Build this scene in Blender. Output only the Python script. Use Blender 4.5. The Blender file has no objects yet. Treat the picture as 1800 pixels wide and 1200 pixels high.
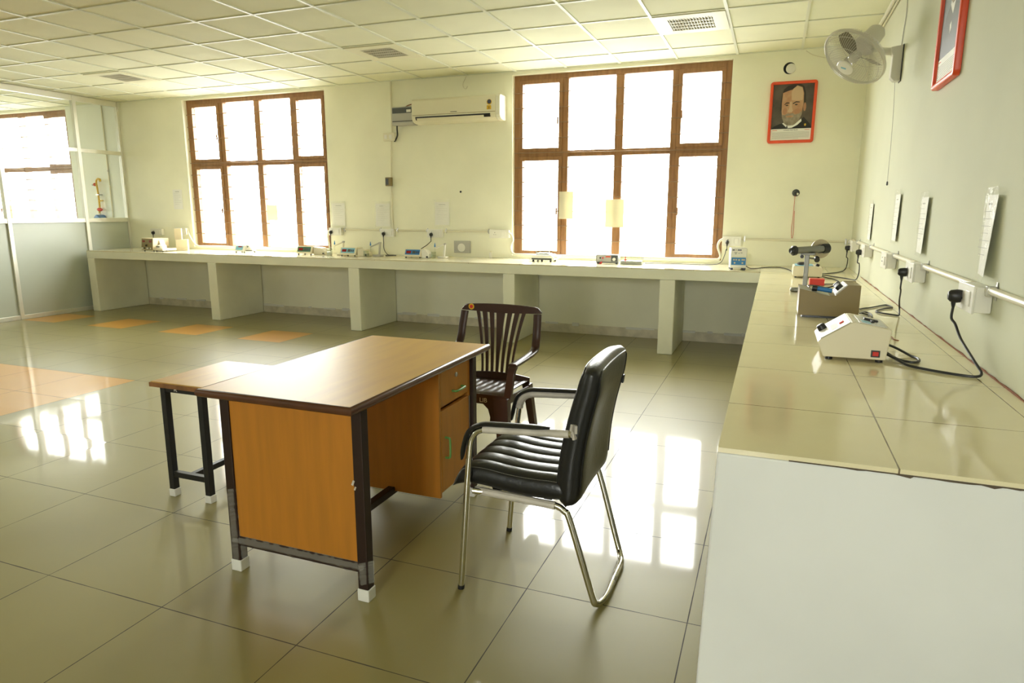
import bpy, bmesh, math, random
from mathutils import Vector, Matrix, Euler
random.seed(4)
SC = bpy.context.scene
COL = SC.collection
PI = math.pi
D = bpy.data

# ---------------------------------------------------------------- materials
def mat(name, col, rough=.5, metal=0., var=0., vscale=6., bump=0., bscale=40., spec=.5, coat=0., stretch=None, col2=None):
    m = D.materials.new(name); m.use_nodes = True
    nt = m.node_tree; n = nt.nodes; l = nt.links
    b = n['Principled BSDF']
    b.inputs['Base Color'].default_value = (*col, 1)
    b.inputs['Roughness'].default_value = rough
    b.inputs['Metallic'].default_value = metal
    b.inputs['Specular IOR Level'].default_value = spec
    if coat: b.inputs['Coat Weight'].default_value = coat; b.inputs['Coat Roughness'].default_value = .08
    if var or bump:
        tc = n.new('ShaderNodeTexCoord'); mp = n.new('ShaderNodeMapping')
        l.new(tc.outputs['Object'], mp.inputs['Vector'])
        if stretch: mp.inputs['Scale'].default_value = stretch
    if var:
        nz = n.new('ShaderNodeTexNoise'); nz.inputs['Scale'].default_value = vscale; nz.inputs['Detail'].default_value = 5
        l.new(mp.outputs[0], nz.inputs['Vector'])
        mx = n.new('ShaderNodeMix'); mx.data_type = 'RGBA'
        c2 = col2 if col2 else tuple(c*(1-var) for c in col)
        mx.inputs[6].default_value = (*col, 1); mx.inputs[7].default_value = (*c2, 1)
        rp = n.new('ShaderNodeMapRange'); rp.inputs[1].default_value = .38; rp.inputs[2].default_value = .68
        l.new(nz.outputs[0], rp.inputs[0]); l.new(rp.outputs[0], mx.inputs[0])
        l.new(mx.outputs[2], b.inputs['Base Color'])
    if bump:
        nb = n.new('ShaderNodeTexNoise'); nb.inputs['Scale'].default_value = bscale; nb.inputs['Detail'].default_value = 3
        l.new(mp.outputs[0], nb.inputs['Vector'])
        bp = n.new('ShaderNodeBump'); bp.inputs['Strength'].default_value = bump; bp.inputs['Distance'].default_value = .01
        l.new(nb.outputs[0], bp.inputs['Height']); l.new(bp.outputs[0], b.inputs['Normal'])
    return m

def glass_mat(name, tint=(1, 1, 1), gloss=1.0, haze=0.):
    m = D.materials.new(name); m.use_nodes = True
    nt = m.node_tree; n = nt.nodes; l = nt.links
    n.remove(n['Principled BSDF']); out = n['Material Output']
    tr = n.new('ShaderNodeBsdfTransparent'); tr.inputs[0].default_value = (*tint, 1)
    gl = n.new('ShaderNodeBsdfGlossy'); gl.inputs['Roughness'].default_value = .02
    fr = n.new('ShaderNodeLayerWeight'); fr.inputs[0].default_value = .5
    pw = n.new('ShaderNodeMath'); pw.operation = 'POWER'; pw.inputs[1].default_value = 5; l.new(fr.outputs['Facing'], pw.inputs[0])
    mu = n.new('ShaderNodeMath'); mu.operation = 'MULTIPLY_ADD'; mu.inputs[1].default_value = .90*gloss; mu.inputs[2].default_value = .04*gloss
    l.new(pw.outputs[0], mu.inputs[0])
    mx = n.new('ShaderNodeMixShader'); l.new(mu.outputs[0], mx.inputs[0]); l.new(tr.outputs[0], mx.inputs[1]); l.new(gl.outputs[0], mx.inputs[2])
    last = mx
    if haze:
        df = n.new('ShaderNodeBsdfDiffuse'); df.inputs[0].default_value = (.85, .85, .8, 1)
        m2 = n.new('ShaderNodeMixShader'); m2.inputs[0].default_value = haze
        l.new(mx.outputs[0], m2.inputs[1]); l.new(df.outputs[0], m2.inputs[2]); last = m2
    l.new(last.outputs[0], out.inputs[0])
    return m

def sheet_mat(name, col, opacity=.6, rough=.15):
    """thin plastic film: partly see-through, shiny"""
    m = D.materials.new(name); m.use_nodes = True
    nt = m.node_tree; n = nt.nodes; l = nt.links
    b = n['Principled BSDF']; b.inputs['Base Color'].default_value = (*col, 1); b.inputs['Roughness'].default_value = rough
    tc = n.new('ShaderNodeTexCoord'); nz = n.new('ShaderNodeTexNoise'); nz.inputs['Scale'].default_value = 22
    l.new(tc.outputs['Object'], nz.inputs['Vector'])
    bp = n.new('ShaderNodeBump'); bp.inputs['Strength'].default_value = .5; bp.inputs['Distance'].default_value = .02
    l.new(nz.outputs[0], bp.inputs['Height']); l.new(bp.outputs[0], b.inputs['Normal'])
    b.inputs['Alpha'].default_value = opacity
    return m

M = {}
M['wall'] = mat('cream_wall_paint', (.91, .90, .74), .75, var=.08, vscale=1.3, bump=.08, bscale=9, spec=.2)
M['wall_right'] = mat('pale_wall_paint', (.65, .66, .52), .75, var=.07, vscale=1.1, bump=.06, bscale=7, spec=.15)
M['wall_low'] = mat('whitewash', (.80, .79, .74), .7, var=.12, vscale=2.2, bump=.15, bscale=10)
M['end_cool_lit'] = mat('whitewash_cool_lit', (.80, .81, .80), .55, var=.08, vscale=2., bump=.15, bscale=6)  # bench whitewash with the cooler light on its end put into the colour
M['wall_far'] = mat('white_far_wall', (.84, .86, .80), .8, var=.06, vscale=1.5, spec=.2)
M['counter'] = mat('counter_whitewash', (.85, .85, .71), .6, var=.07, vscale=2.5, bump=.12, bscale=8)
M['ceiling_tile'] = mat('ceiling_tile', (.78, .785, .60), .85, var=.04, vscale=3)
M['tbar'] = mat('ceiling_bar', (.70, .72, .60), .4, .0)
M['skirt'] = mat('skirting_stone', (.74, .68, .53), .45, var=.22, vscale=9, bump=.1)
M['alu'] = mat('aluminium_section', (.78, .77, .68), .35, .35, var=.05)
M['frost'] = mat('frosted_film', (.50, .54, .47), .28, var=.05, vscale=2)
M['wood_frame'] = mat('teak_frame', (.33, .165, .062), .45, var=.5, vscale=5, stretch=(6, 6, .8), col2=(.24, .115, .040))
M['bar'] = mat('painted_bar', (.24, .15, .08), .5)
M['lam'] = mat('beech_laminate', (.49, .190, .021), .42, var=.25, vscale=5, stretch=(5, 5, .5), col2=(.41, .165, .019))
M['lam_top'] = mat('beech_laminate_top', (.58, .33, .04), .42, var=.2, vscale=4, stretch=(5, .6, 5), col2=(.53, .285, .04), spec=.65)
M['edge'] = mat('brown_edge_band', (.105, .040, .018), .32, var=.3, vscale=8)
M['edge_stool'] = mat('stool_edge', (.30, .13, .045), .4, var=.5, vscale=12)
M['brown_metal'] = mat('brown_painted_steel', (.026, .013, .009), .45, spec=.3)
M['black_metal'] = mat('black_painted_steel', (.012, .012, .012), .42, spec=.35)
M['rubber_white'] = mat('white_rubber', (.78, .77, .72), .6, var=.1)
M['film'] = sheet_mat('stretch_wrap_film', (.60, .58, .53), .24, .10)
M['tape'] = mat('wrapping_tape', (.62, .57, .50), .45, var=.25, vscale=14, bump=.4, bscale=30)
M['leather'] = mat('black_leatherette', (.010, .010, .010), .33, bump=.10, bscale=55, spec=.5)
M['stitch'] = mat('stitching', (.28, .27, .24), .6)
M['chrome'] = mat('chrome', (.72, .70, .64), .13, 1.)
M['steel'] = mat('brushed_steel', (.50, .49, .45), .32, .9)
M['plastic_brown'] = mat('brown_plastic', (.042, .017, .010), .36, spec=.4)
M['white_paint'] = mat('white_lettering', (.78, .76, .68), .6)
M['white_plastic'] = mat('white_plastic', (.80, .785, .72), .35)
M['ivory'] = mat('ivory_plastic', (.76, .72, .56), .38)
M['pvc'] = mat('pvc_conduit', (.72, .68, .53), .35)
M['pvc_white'] = mat('pvc_white', (.78, .76, .65), .35)
M['grey_plastic'] = mat('grey_plastic', (.45, .44, .40), .4)
M['dark_grey'] = mat('dark_grey_plastic', (.07, .075, .075), .4)
M['black'] = mat('black_plastic', (.012, .012, .013), .38)
M['cable'] = mat('black_cable', (.014, .014, .015), .42)
M['red'] = mat('red_plastic', (.62, .03, .02), .35)
M['red_frame'] = mat('orange_red_frame', (.78, .075, .012), .35)
M['blue'] = mat('blue_panel', (.03, .20, .50), .4)
M['skyblue'] = mat('light_blue_panel', (.22, .50, .66), .4)
M['green_panel'] = mat('green_panel', (.04, .15, .09), .4)
M['green_wire'] = mat('green_handle', (.10, .26, .05), .3, .2)
M['display'] = mat('dark_red_display', (.25, .012, .012), .2)
M['olive'] = mat('olive_brown_paint', (.23, .17, .065), .42)
M['bronze'] = mat('bronze_disc', (.40, .34, .24), .35, .75)
M['gunmetal'] = mat('gunmetal', (.20, .20, .18), .38, .7)
M['beige_box'] = mat('beige_enamel', (.62, .52, .34), .45)
M['cream_box'] = mat('cream_enamel', (.74, .68, .52), .4)
M['carton'] = mat('beige_carton', (.62, .54, .36), .7, var=.06)
M['paper'] = mat('white_paper', (.88, .87, .82), .6, var=.03)
M['print'] = mat('grey_print', (.36, .36, .34), .7)
M['print_dark'] = mat('dark_print', (.06, .07, .12), .7)
M['print_red'] = mat('red_print', (.60, .10, .06), .7)
M['sleeve'] = sheet_mat('clear_sleeve', (.90, .90, .85), .12, .12)
M['clear'] = glass_mat('clear_glass', (.93, .95, .92), 1.0)
M['window_glass'] = glass_mat('window_pane_glass', (.97, .98, .97), .6)
M['partition_glass'] = glass_mat('partition_pane_glass', (.97, .98, .96), 1.0, .012)
M['fan_body'] = mat('fan_grey_white', (.60, .58, .51), .35)
M['fan_blade'] = mat('fan_blade_smoke', (.22, .20, .15), .3)
M['yellow'] = mat('yellow_pipe_paint', (.70, .42, .02), .4)
M['valve_blue'] = mat('blue_enamel', (.04, .16, .42), .35)
M['skin'] = mat('portrait_skin', (.55, .33, .19), .55, var=.25, vscale=16, col2=(.46, .23, .12))
M['skin_shade'] = mat('portrait_ruddy', (.46, .23, .125), .55)
M['skin_light'] = mat('portrait_forehead', (.62, .44, .27), .55)
M['hair'] = mat('portrait_hair', (.035, .024, .016), .6)
M['beard'] = mat('portrait_beard', (.36, .30, .22), .6, var=.4, vscale=30)
M['coat'] = mat('portrait_coat', (.02, .018, .017), .6)
M['coat_grey'] = mat('portrait_grey_coat', (.10, .10, .09), .5)
M['backdrop_brown'] = mat('portrait_backdrop', (.065, .050, .035), .5, var=.5, vscale=7, col2=(.13, .10, .07))
M['backdrop_grey'] = mat('portrait_grey_backdrop', (.20, .24, .26), .45, var=.3, vscale=6)
M['lamp_frame'] = mat('lamp_frame_enamel', (.74, .72, .54), .45)
M['louvre'] = mat('lamp_louvre', (.50, .48, .38), .35, .2)
M['dirt'] = mat('grout_dirt', (.10, .075, .05), .8)
M['rust'] = mat('rusty_wire', (.26, .09, .035), .7)

def floor_mat(name, base, base2, orange=False):
    m = D.materials.new(name); m.use_nodes = True
    nt = m.node_tree; n = nt.nodes; l = nt.links; b = n['Principled BSDF']
    FS, X0, Y0 = .5955, -2.106, -5.938
    geo = n.new('ShaderNodeNewGeometry')
    def math_(op, a, b_=None):
        q = n.new('ShaderNodeMath'); q.operation = op
        for i, v in enumerate((a, b_)):
            if v is None: continue
            if isinstance(v, (int, float)): q.inputs[i].default_value = v
            else: l.new(v, q.inputs[i])
        return q.outputs[0]
    sx = n.new('ShaderNodeSeparateXYZ'); l.new(geo.outputs['Position'], sx.inputs[0])
    tx = math_('DIVIDE', math_('SUBTRACT', sx.outputs[0], X0), FS); ty = math_('DIVIDE', math_('SUBTRACT', sx.outputs[1], Y0), FS)
    ix = math_('FLOOR', tx); iy = math_('FLOOR', ty)
    cb = n.new('ShaderNodeCombineXYZ'); l.new(ix, cb.inputs[0]); l.new(iy, cb.inputs[1])
    wn = n.new('ShaderNodeTexWhiteNoise'); wn.noise_dimensions = '2D'; l.new(cb.outputs[0], wn.inputs['Vector'])
    # joints
    fx = math_('FRACT', tx); fy = math_('FRACT', ty)
    ex = math_('MINIMUM', fx, math_('SUBTRACT', 1., fx)); ey = math_('MINIMUM', fy, math_('SUBTRACT', 1., fy))
    nz = n.new('ShaderNodeTexNoise'); nz.inputs['Scale'].default_value = 7; nz.inputs['Detail'].default_value = 6
    l.new(geo.outputs['Position'], nz.inputs['Vector'])
    wid = math_('MULTIPLY', nz.outputs[0], .0062)
    joint = math_('LESS_THAN', math_('MINIMUM', ex, ey), wid)
    # colour
    nz2 = n.new('ShaderNodeTexNoise'); nz2.inputs['Scale'].default_value = 2.2; nz2.inputs['Detail'].default_value = 6
    off = n.new('ShaderNodeVectorMath'); off.operation = 'MULTIPLY_ADD'; off.inputs[1].default_value = (9, 9, 9)
    l.new(wn.outputs['Color'], off.inputs[0]); l.new(geo.outputs['Position'], off.inputs[2]); l.new(off.outputs[0], nz2.inputs['Vector'])
    m1 = n.new('ShaderNodeMix'); m1.data_type = 'RGBA'; m1.inputs[6].default_value = (*base, 1); m1.inputs[7].default_value = (*base2, 1)
    l.new(nz2.outputs[0], m1.inputs[0])
    m2 = n.new('ShaderNodeMix'); m2.data_type = 'RGBA'; m2.inputs[7].default_value = (.055, .045, .028, 1)
    l.new(m1.outputs[2], m2.inputs[6]); l.new(joint, m2.inputs[0]); l.new(m2.outputs[2], b.inputs['Base Color'])
    rg = math_('MULTIPLY_ADD', nz.outputs[0], .05); n_ = rg.node; n_.inputs[2].default_value = .03
    l.new(math_('MULTIPLY_ADD', joint, .3).node.outputs[0], b.inputs['Roughness']); b.inputs['Roughness'].links[0].from_node.inputs[2].default_value = .44
    b.inputs['Specular IOR Level'].default_value = .5
    l.new(math_('MULTIPLY', math_('SUBTRACT', 1., joint), .62), b.inputs['Coat Weight']); l.new(rg, b.inputs['Coat Roughness'])
    # each slab lies a hair out of level
    ce = n.new('ShaderNodeVectorMath'); ce.operation = 'SUBTRACT'; ce.inputs[1].default_value = (.5, .5, .5); l.new(wn.outputs['Color'], ce.inputs[0])
    sc = n.new('ShaderNodeVectorMath'); sc.operation = 'MULTIPLY'; sc.inputs[1].default_value = (.009, .009, 0); l.new(ce.outputs[0], sc.inputs[0])
    ad = n.new('ShaderNodeVectorMath'); ad.operation = 'ADD'; l.new(geo.outputs['Normal'], ad.inputs[0]); l.new(sc.outputs[0], ad.inputs[1])
    no = n.new('ShaderNodeVectorMath'); no.operation = 'NORMALIZE'; l.new(ad.outputs[0], no.inputs[0]); l.new(no.outputs[0], b.inputs['Normal']); l.new(no.outputs[0], b.inputs['Coat Normal'])
    return m
M['floor'] = floor_mat('polished_beige_tile', (.305, .265, .098), (.26, .22, .078))
M['floor_orange'] = floor_mat('orange_tile', (.66, .32, .025), (.58, .27, .02))

def bench_mat(name, base, base2, xs, ys, along):
    """glazed slabs on the worktops; joints at given pitch"""
    m = D.materials.new(name); m.use_nodes = True
    nt = m.node_tree; n = nt.nodes; l = nt.links; b = n['Principled BSDF']
    geo = n.new('ShaderNodeNewGeometry'); sx = n.new('ShaderNodeSeparateXYZ'); l.new(geo.outputs['Position'], sx.inputs[0])
    def math_(op, a, b_=None):
        q = n.new('ShaderNodeMath'); q.operation = op
        for i, v in enumerate((a, b_)):
            if v is None: continue
            if isinstance(v, (int, float)): q.inputs[i].default_value = v
            else: l.new(v, q.inputs[i])
        return q.outputs[0]
    run = sx.outputs[along]; cross = sx.outputs[1-along]
    fy = math_('FRACT', math_('DIVIDE', math_('SUBTRACT', run, ys[0]), ys[1]))
    d = math_('MULTIPLY', math_('MINIMUM', fy, math_('SUBTRACT', 1., fy)), ys[1])
    for x in xs: d = math_('MINIMUM', d, math_('ABSOLUTE', math_('SUBTRACT', cross, x)))
    nz = n.new('ShaderNodeTexNoise'); nz.inputs['Scale'].default_value = 9; nz.inputs['Detail'].default_value = 4; l.new(geo.outputs['Position'], nz.inputs['Vector'])
    joint = math_('LESS_THAN', d, math_('MULTIPLY', nz.outputs[0], .0034))
    m1 = n.new('ShaderNodeMix'); m1.data_type = 'RGBA'; m1.inputs[6].default_value = (*base, 1); m1.inputs[7].default_value = (*base2, 1); l.new(nz.outputs[0], m1.inputs[0])
    m2 = n.new('ShaderNodeMix'); m2.data_type = 'RGBA'; m2.inputs[7].default_value = (.20, .15, .09, 1)
    l.new(m1.outputs[2], m2.inputs[6]); l.new(joint, m2.inputs[0]); l.new(m2.outputs[2], b.inputs['Base Color'])
    b.inputs['Roughness'].default_value = .10
    return m
M['bench_right'] = bench_mat('bench_tile_side', (.84, .775, .53), (.78, .70, .46), (-.437, -.055), (-5.53, .503), 1)
M['bench_back'] = bench_mat('bench_tile_back', (.76, .71, .52), (.70, .65, .46), (-.41, -.03), (-.83, .60), 0)

# ---------------------------------------------------------------- geometry
class MB:
    def __init__(s): s.bm = bmesh.new(); s.mi = 0
    def face(s, vs):
        try: f = s.bm.faces.new(vs); f.material_index = s.mi; return f
        except ValueError: return None
    def box(s, a, b):
        x0, y0, z0 = a; x1, y1, z1 = b
        v = [s.bm.verts.new(p) for p in ((x0,y0,z0),(x1,y0,z0),(x1,y1,z0),(x0,y1,z0),(x0,y0,z1),(x1,y0,z1),(x1,y1,z1),(x0,y1,z1))]
        for q in ((3,2,1,0),(4,5,6,7),(0,1,5,4),(1,2,6,5),(2,3,7,6),(3,0,4,7)): s.face([v[i] for i in q])
        return s
    def cbox(s, c, d, rot=None):
        R = rot.to_matrix() if isinstance(rot, Euler) else (rot or Matrix.Identity(3))
        v = []
        for p in ((-1,-1,-1),(1,-1,-1),(1,1,-1),(-1,1,-1),(-1,-1,1),(1,-1,1),(1,1,1),(-1,1,1)):
            v.append(s.bm.verts.new(Vector(c) + R @ Vector((p[0]*d[0]/2, p[1]*d[1]/2, p[2]*d[2]/2))))
        for q in ((3,2,1,0),(4,5,6,7),(0,1,5,4),(1,2,6,5),(2,3,7,6),(3,0,4,7)): s.face([v[i] for i in q])
        return s
    def rings(s, rings, cap=True, closed=False):
        R = [[s.bm.verts.new(p) for p in r] for r in rings]; n = len(R[0])
        m = len(R)
        for i in range(m if closed else m-1):
            a, b = R[i], R[(i+1) % m]
            for j in range(n): s.face([a[j], a[(j+1) % n], b[(j+1) % n], b[j]])
        if cap and not closed:
            s.face(list(reversed(R[0]))); s.face(R[-1])
        return s
    def sweep(s, pts, prof, up=(0, 0, 1), cap=True, closed=False, scale=None):
        """prof: list of (side, up) offsets swept along pts"""
        P = [Vector(p) for p in pts]; n = len(P); rings = []
        t0 = (P[1]-P[0]).normalized(); u = Vector(up)
        if abs(u.dot(t0)) > .95: u = Vector((1, 0, 0)) if abs(t0.x) < .9 else Vector((0, 1, 0))
        for i in range(n):
            if closed: t = (P[(i+1) % n]-P[i-1]).normalized()
            else: t = (P[min(i+1, n-1)]-P[max(i-1, 0)]).normalized()
            u = (u - t*u.dot(t)).normalized(); w = t.cross(u)
            k = scale[i] if scale else 1.
            rings.append([P[i] + w*(a*k) + u*(b*k) for a, b in prof])
        return s.rings(rings, cap, closed)
    def tube(s, pts, r, n=10, cap=True, closed=False, scale=None):
        return s.sweep(pts, [(r*math.cos(2*PI*k/n), r*math.sin(2*PI*k/n)) for k in range(n)], cap=cap, closed=closed, scale=scale)
    def cyl(s, a, b, r, r2=None, n=20):
        r2 = r if r2 is None else r2
        return s.tube([a, b], 1., n, scale=[max(r, 1e-4), max(r2, 1e-4)])
    def lathe(s, prof, n=24, c=(0, 0, 0), axis=(0, 0, 1)):
        z = Vector(axis).normalized(); x = z.orthogonal().normalized(); y = z.cross(x); c = Vector(c)
        return s.rings([[c + z*h + (x*math.cos(2*PI*k/n) + y*math.sin(2*PI*k/n))*max(r, 1e-4) for k in range(n)] for r, h in prof])
    def prism(s, poly, a, b, axis='y'):
        """poly of 2-D points extruded from a to b along axis (x: (y,z), y: (x,z), z: (x,y))"""
        f = {'x': lambda p, t: (t, p[0], p[1]), 'y': lambda p, t: (p[0], t, p[1]), 'z': lambda p, t: (p[0], p[1], t)}[axis]
        A = [s.bm.verts.new(f(p, a)) for p in poly]; B = [s.bm.verts.new(f(p, b)) for p in poly]; n = len(poly)
        for i in range(n): s.face([A[i], A[(i+1) % n], B[(i+1) % n], B[i]])
        s.face(list(reversed(A))); s.face(B); return s
    def poly(s, pts): s.face([s.bm.verts.new(p) for p in pts]); return s
    def slab(s, fn, nu, nv):
        """closed cushion: fn(u, v) -> (top, bottom) points"""
        T = [[None]*(nv+1) for _ in range(nu+1)]; B = [[None]*(nv+1) for _ in range(nu+1)]
        for i in range(nu+1):
            for j in range(nv+1):
                t, b = fn(i/nu, j/nv)
                T[i][j] = s.bm.verts.new(t)
                B[i][j] = T[i][j] if (i in (0, nu) or j in (0, nv)) else s.bm.verts.new(b)
        for i in range(nu):
            for j in range(nv):
                s.face([T[i][j], T[i+1][j], T[i+1][j+1], T[i][j+1]])
                s.face([B[i][j+1], B[i+1][j+1], B[i+1][j], B[i][j]])
        return s
    def build(s, name, m, parent=None, world=True, bevel=0., seg=2, smooth=False, ang=35, xf=None):
        bm = s.bm
        bmesh.ops.remove_doubles(bm, verts=bm.verts, dist=1e-6)
        bmesh.ops.recalc_face_normals(bm, faces=bm.faces)
        if bevel:
            ed = [e for e in bm.edges if len(e.link_faces) == 2 and e.calc_face_angle(0) > math.radians(40)]
            bmesh.ops.bevel(bm, geom=ed, offset=bevel, segments=seg, profile=.5, affect='EDGES', clamp_overlap=True)
        if xf is not None: bmesh.ops.transform(bm, matrix=xf, verts=bm.verts)
        off = Vector((0, 0, 0)); q = parent
        if world:
            while q is not None: off = off + q.location; q = q.parent
            if off.length: bmesh.ops.translate(bm, vec=-off, verts=bm.verts)
        me = D.meshes.new(name); bm.to_mesh(me); bm.free()
        for mm in (m if isinstance(m, (list, tuple)) else [m]): me.materials.append(M[mm])
        if smooth:
            me.polygons.foreach_set('use_smooth', [True]*len(me.polygons)); me.set_sharp_from_angle(angle=math.radians(ang))
        o = D.objects.new(name, me); COL.objects.link(o)
        if parent is not None: o.parent = parent
        return o

def tag(o, label=None, cat=None, group=None, kind=None):
    if label: o['label'] = label
    if cat: o['category'] = cat
    if group: o['group'] = group
    if kind: o['kind'] = kind
    return o
def thing(name, label, cat, loc=(0, 0, 0), rz=0., group=None, kind=None):
    o = D.objects.new(name, None); COL.objects.link(o); o.location = loc; o.rotation_euler = (0, 0, rz); o.empty_display_size = .05
    return tag(o, label, cat, group, kind)
def struct(o): o['kind'] = 'structure'; return o
def root_structure(name, loc=(0, 0, 0)):
    o = D.objects.new(name, None); COL.objects.link(o); o.location = loc; o['kind'] = 'structure'; return o
def copy_tree(o, parent=None):
    c = o.copy(); COL.objects.link(c)
    if parent is not None: c.parent = parent
    for ch in [q for q in list(D.objects) if q.parent == o]: copy_tree(ch, c)
    return c
def spline(pts, k=8, closed=False):
    P = [Vector(p) for p in pts]; n = len(P); out = []
    for i in range(n if closed else n-1):
        if closed: a, b, c, d = P[i-1], P[i], P[(i+1) % n], P[(i+2) % n]
        else: a, b, c, d = P[max(i-1, 0)], P[i], P[i+1], P[min(i+2, n-1)]
        for j in range(k):
            t = j/k
            out.append(.5*((2*b) + (c-a)*t + (2*a-5*b+4*c-d)*t*t + (3*b-a-3*c+d)*t*t*t))
    if not closed: out.append(P[-1])
    return out
def text(name, s, size, m, parent, loc, rot, world=True, extrude=.0004, align='CENTER', sx=1.):
    cu = D.curves.new(name, 'FONT'); cu.body = s; cu.size = size; cu.extrude = extrude; cu.align_x = align; cu.align_y = 'CENTER'
    tmp = D.objects.new('tmp_lettering', cu); COL.objects.link(tmp)
    me = D.meshes.new_from_object(tmp.evaluated_get(bpy.context.evaluated_depsgraph_get()))
    D.objects.remove(tmp); D.curves.remove(cu); me.name = name; me.materials.clear(); me.materials.append(M[m])
    o = D.objects.new(name, me); COL.objects.link(o)
    loc = Vector(loc)
    if parent is not None:
        o.parent = parent
        if world:
            q = parent
            while q is not None: loc = loc - q.location; q = q.parent
    o.location = loc; o.rotation_euler = rot; o.scale = (sx, 1, 1)
    return o
# ---------------------------------------------------------------- the room
HC = 2.974; XL = -9.90; XF = -14.6; YR = -11.6; HK = .859
b = MB(); FS, FX, FY = .5955, -2.106, -5.938
# floor: one face per slab so that the orange slabs can carry their own material
ix0, ix1 = math.floor((XF-.3-FX)/FS), math.ceil((.25-FX)/FS); iy0, iy1 = math.floor((YR-.3-FY)/FS), math.ceil((.3-FY)/FS)
vg = {}
def fv(i, j):
    if (i, j) not in vg: vg[i, j] = b.bm.verts.new((FX+i*FS, FY+j*FS, 0))
    return vg[i, j]
for i in range(ix0, ix1):
    for j in range(iy0, iy1):
        ring = (j == 7 and i <= -7 and (i % 2) == 1 and i > -14)
        b.mi = 1 if (ring or (i < -6 and i > -12 and j < 4 and j > -2)) else 0
        b.face([fv(i, j), fv(i+1, j), fv(i+1, j+1), fv(i, j+1)])
struct(b.build('floor', ['floor', 'floor_orange']))

b = MB(); b.box((XF-.2, YR-.2, HC+.004), (.2, .25, HC+.06)); b.mi = 1
k = 0
while True:
    x = -.597-.6*k; k += 1
    if x < XF: break
    b.box((x-.012, YR, HC-.006), (x+.012, -.002, HC+.006))
k = -1
while True:
    y = -.452-.6*k; k += 1
    if y < YR: break
    if y > -.02: continue
    b.box((XF, y-.012, HC-.004), (0, y+.012, HC+.0055))
b.box((-.024, YR, HC-.005), (0, -.001, HC+.005)); b.box((XF, -.022, HC-.004), (0, 0, HC+.005))
struct(b.build('ceiling', ['ceiling_tile', 'tbar']))

# back wall with three window openings
WZ0, WZ1 = .892, 2.935
OPEN = [(-8.632, -6.228), (-3.642, -1.238)]
OPEN3 = (-13.40, -10.99)
b = MB()
xs = [XF, OPEN3[0], OPEN3[1], OPEN[0][0], OPEN[0][1], OPEN[1][0], OPEN[1][1], .2]
for i in range(0, 8, 2):
    if i == 2: b.box((xs[i], 0, 0), (XL, .23, HC+.05)); b.mi = 0; b.box((XL, 0, 0), (xs[i+1], .23, HC+.05))
    else:
        b.mi = 1 if i == 0 else 0; b.box((xs[i], 0, 0), (xs[i+1], .23, HC+.05)); b.mi = 1 if i == 0 else 0
for a, c in [OPEN3]+OPEN:
    b.box((a, 0, 0), (c, .23, WZ0)); b.box((a, 0, WZ1), (c, .23, HC+.05))
struct(b.build('wall_back', ['wall', 'wall_far']))
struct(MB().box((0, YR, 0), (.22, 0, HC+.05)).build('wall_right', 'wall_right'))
b = MB(); b.box((XF-.2, YR, 0), (XF, -2.9, HC+.05)); b.box((XF-.2, -2.9, 0), (XF, -1.7, .9)); b.box((XF-.2, -2.9, 2.9), (XF, -1.7, HC+.05)); b.box((XF-.2, -1.7, 0), (XF, 0, HC+.05))
struct(b.build('wall_far_left', 'wall_far'))
b = MB()          # the wall behind the photographer, with two unseen windows placed and sized for fill light
FILL_WINDOWS = [(-13.4, -11.0), (-2.0, -.55)]
px = XF
for a, c in FILL_WINDOWS:
    b.box((px, YR-.22, 0), (a, YR, HC+.05)); b.box((a, YR-.22, 0), (c, YR, .9)); b.box((a, YR-.22, 2.9), (c, YR, HC+.05)); px = c
b.box((px, YR-.22, 0), (.2, YR, HC+.05))
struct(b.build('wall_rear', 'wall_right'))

# skirting of stone under the worktop, in lengths between the piers
b = MB()
for a, c in ((-9.78, -7.57), (-7.42, -5.40), (-5.24, -3.42), (-3.27, -1.75), (-1.60, -.83)):
    b.box((a, -.018, 0), (c, 0, .105))
struct(b.build('baseboard_back', 'skirt', bevel=.003))
b = MB()
for a, c in ((-9.78, -7.57), (-7.42, -5.40), (-5.24, -3.42), (-3.27, -1.75), (-1.60, -.83)):
    x = a
    while x < c-.02:         # ragged plaster edge left on top of the skirting
        w = min(random.uniform(.04, .22), c-x)
        if random.random() < .62: b.box((x, -.019-random.uniform(0, .006), .098+random.uniform(-.012, .004)), (x+w, 0, .112+random.uniform(0, .014)))
        x += w
struct(b.build('trim_1', 'wall_low', bevel=.004))

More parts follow.
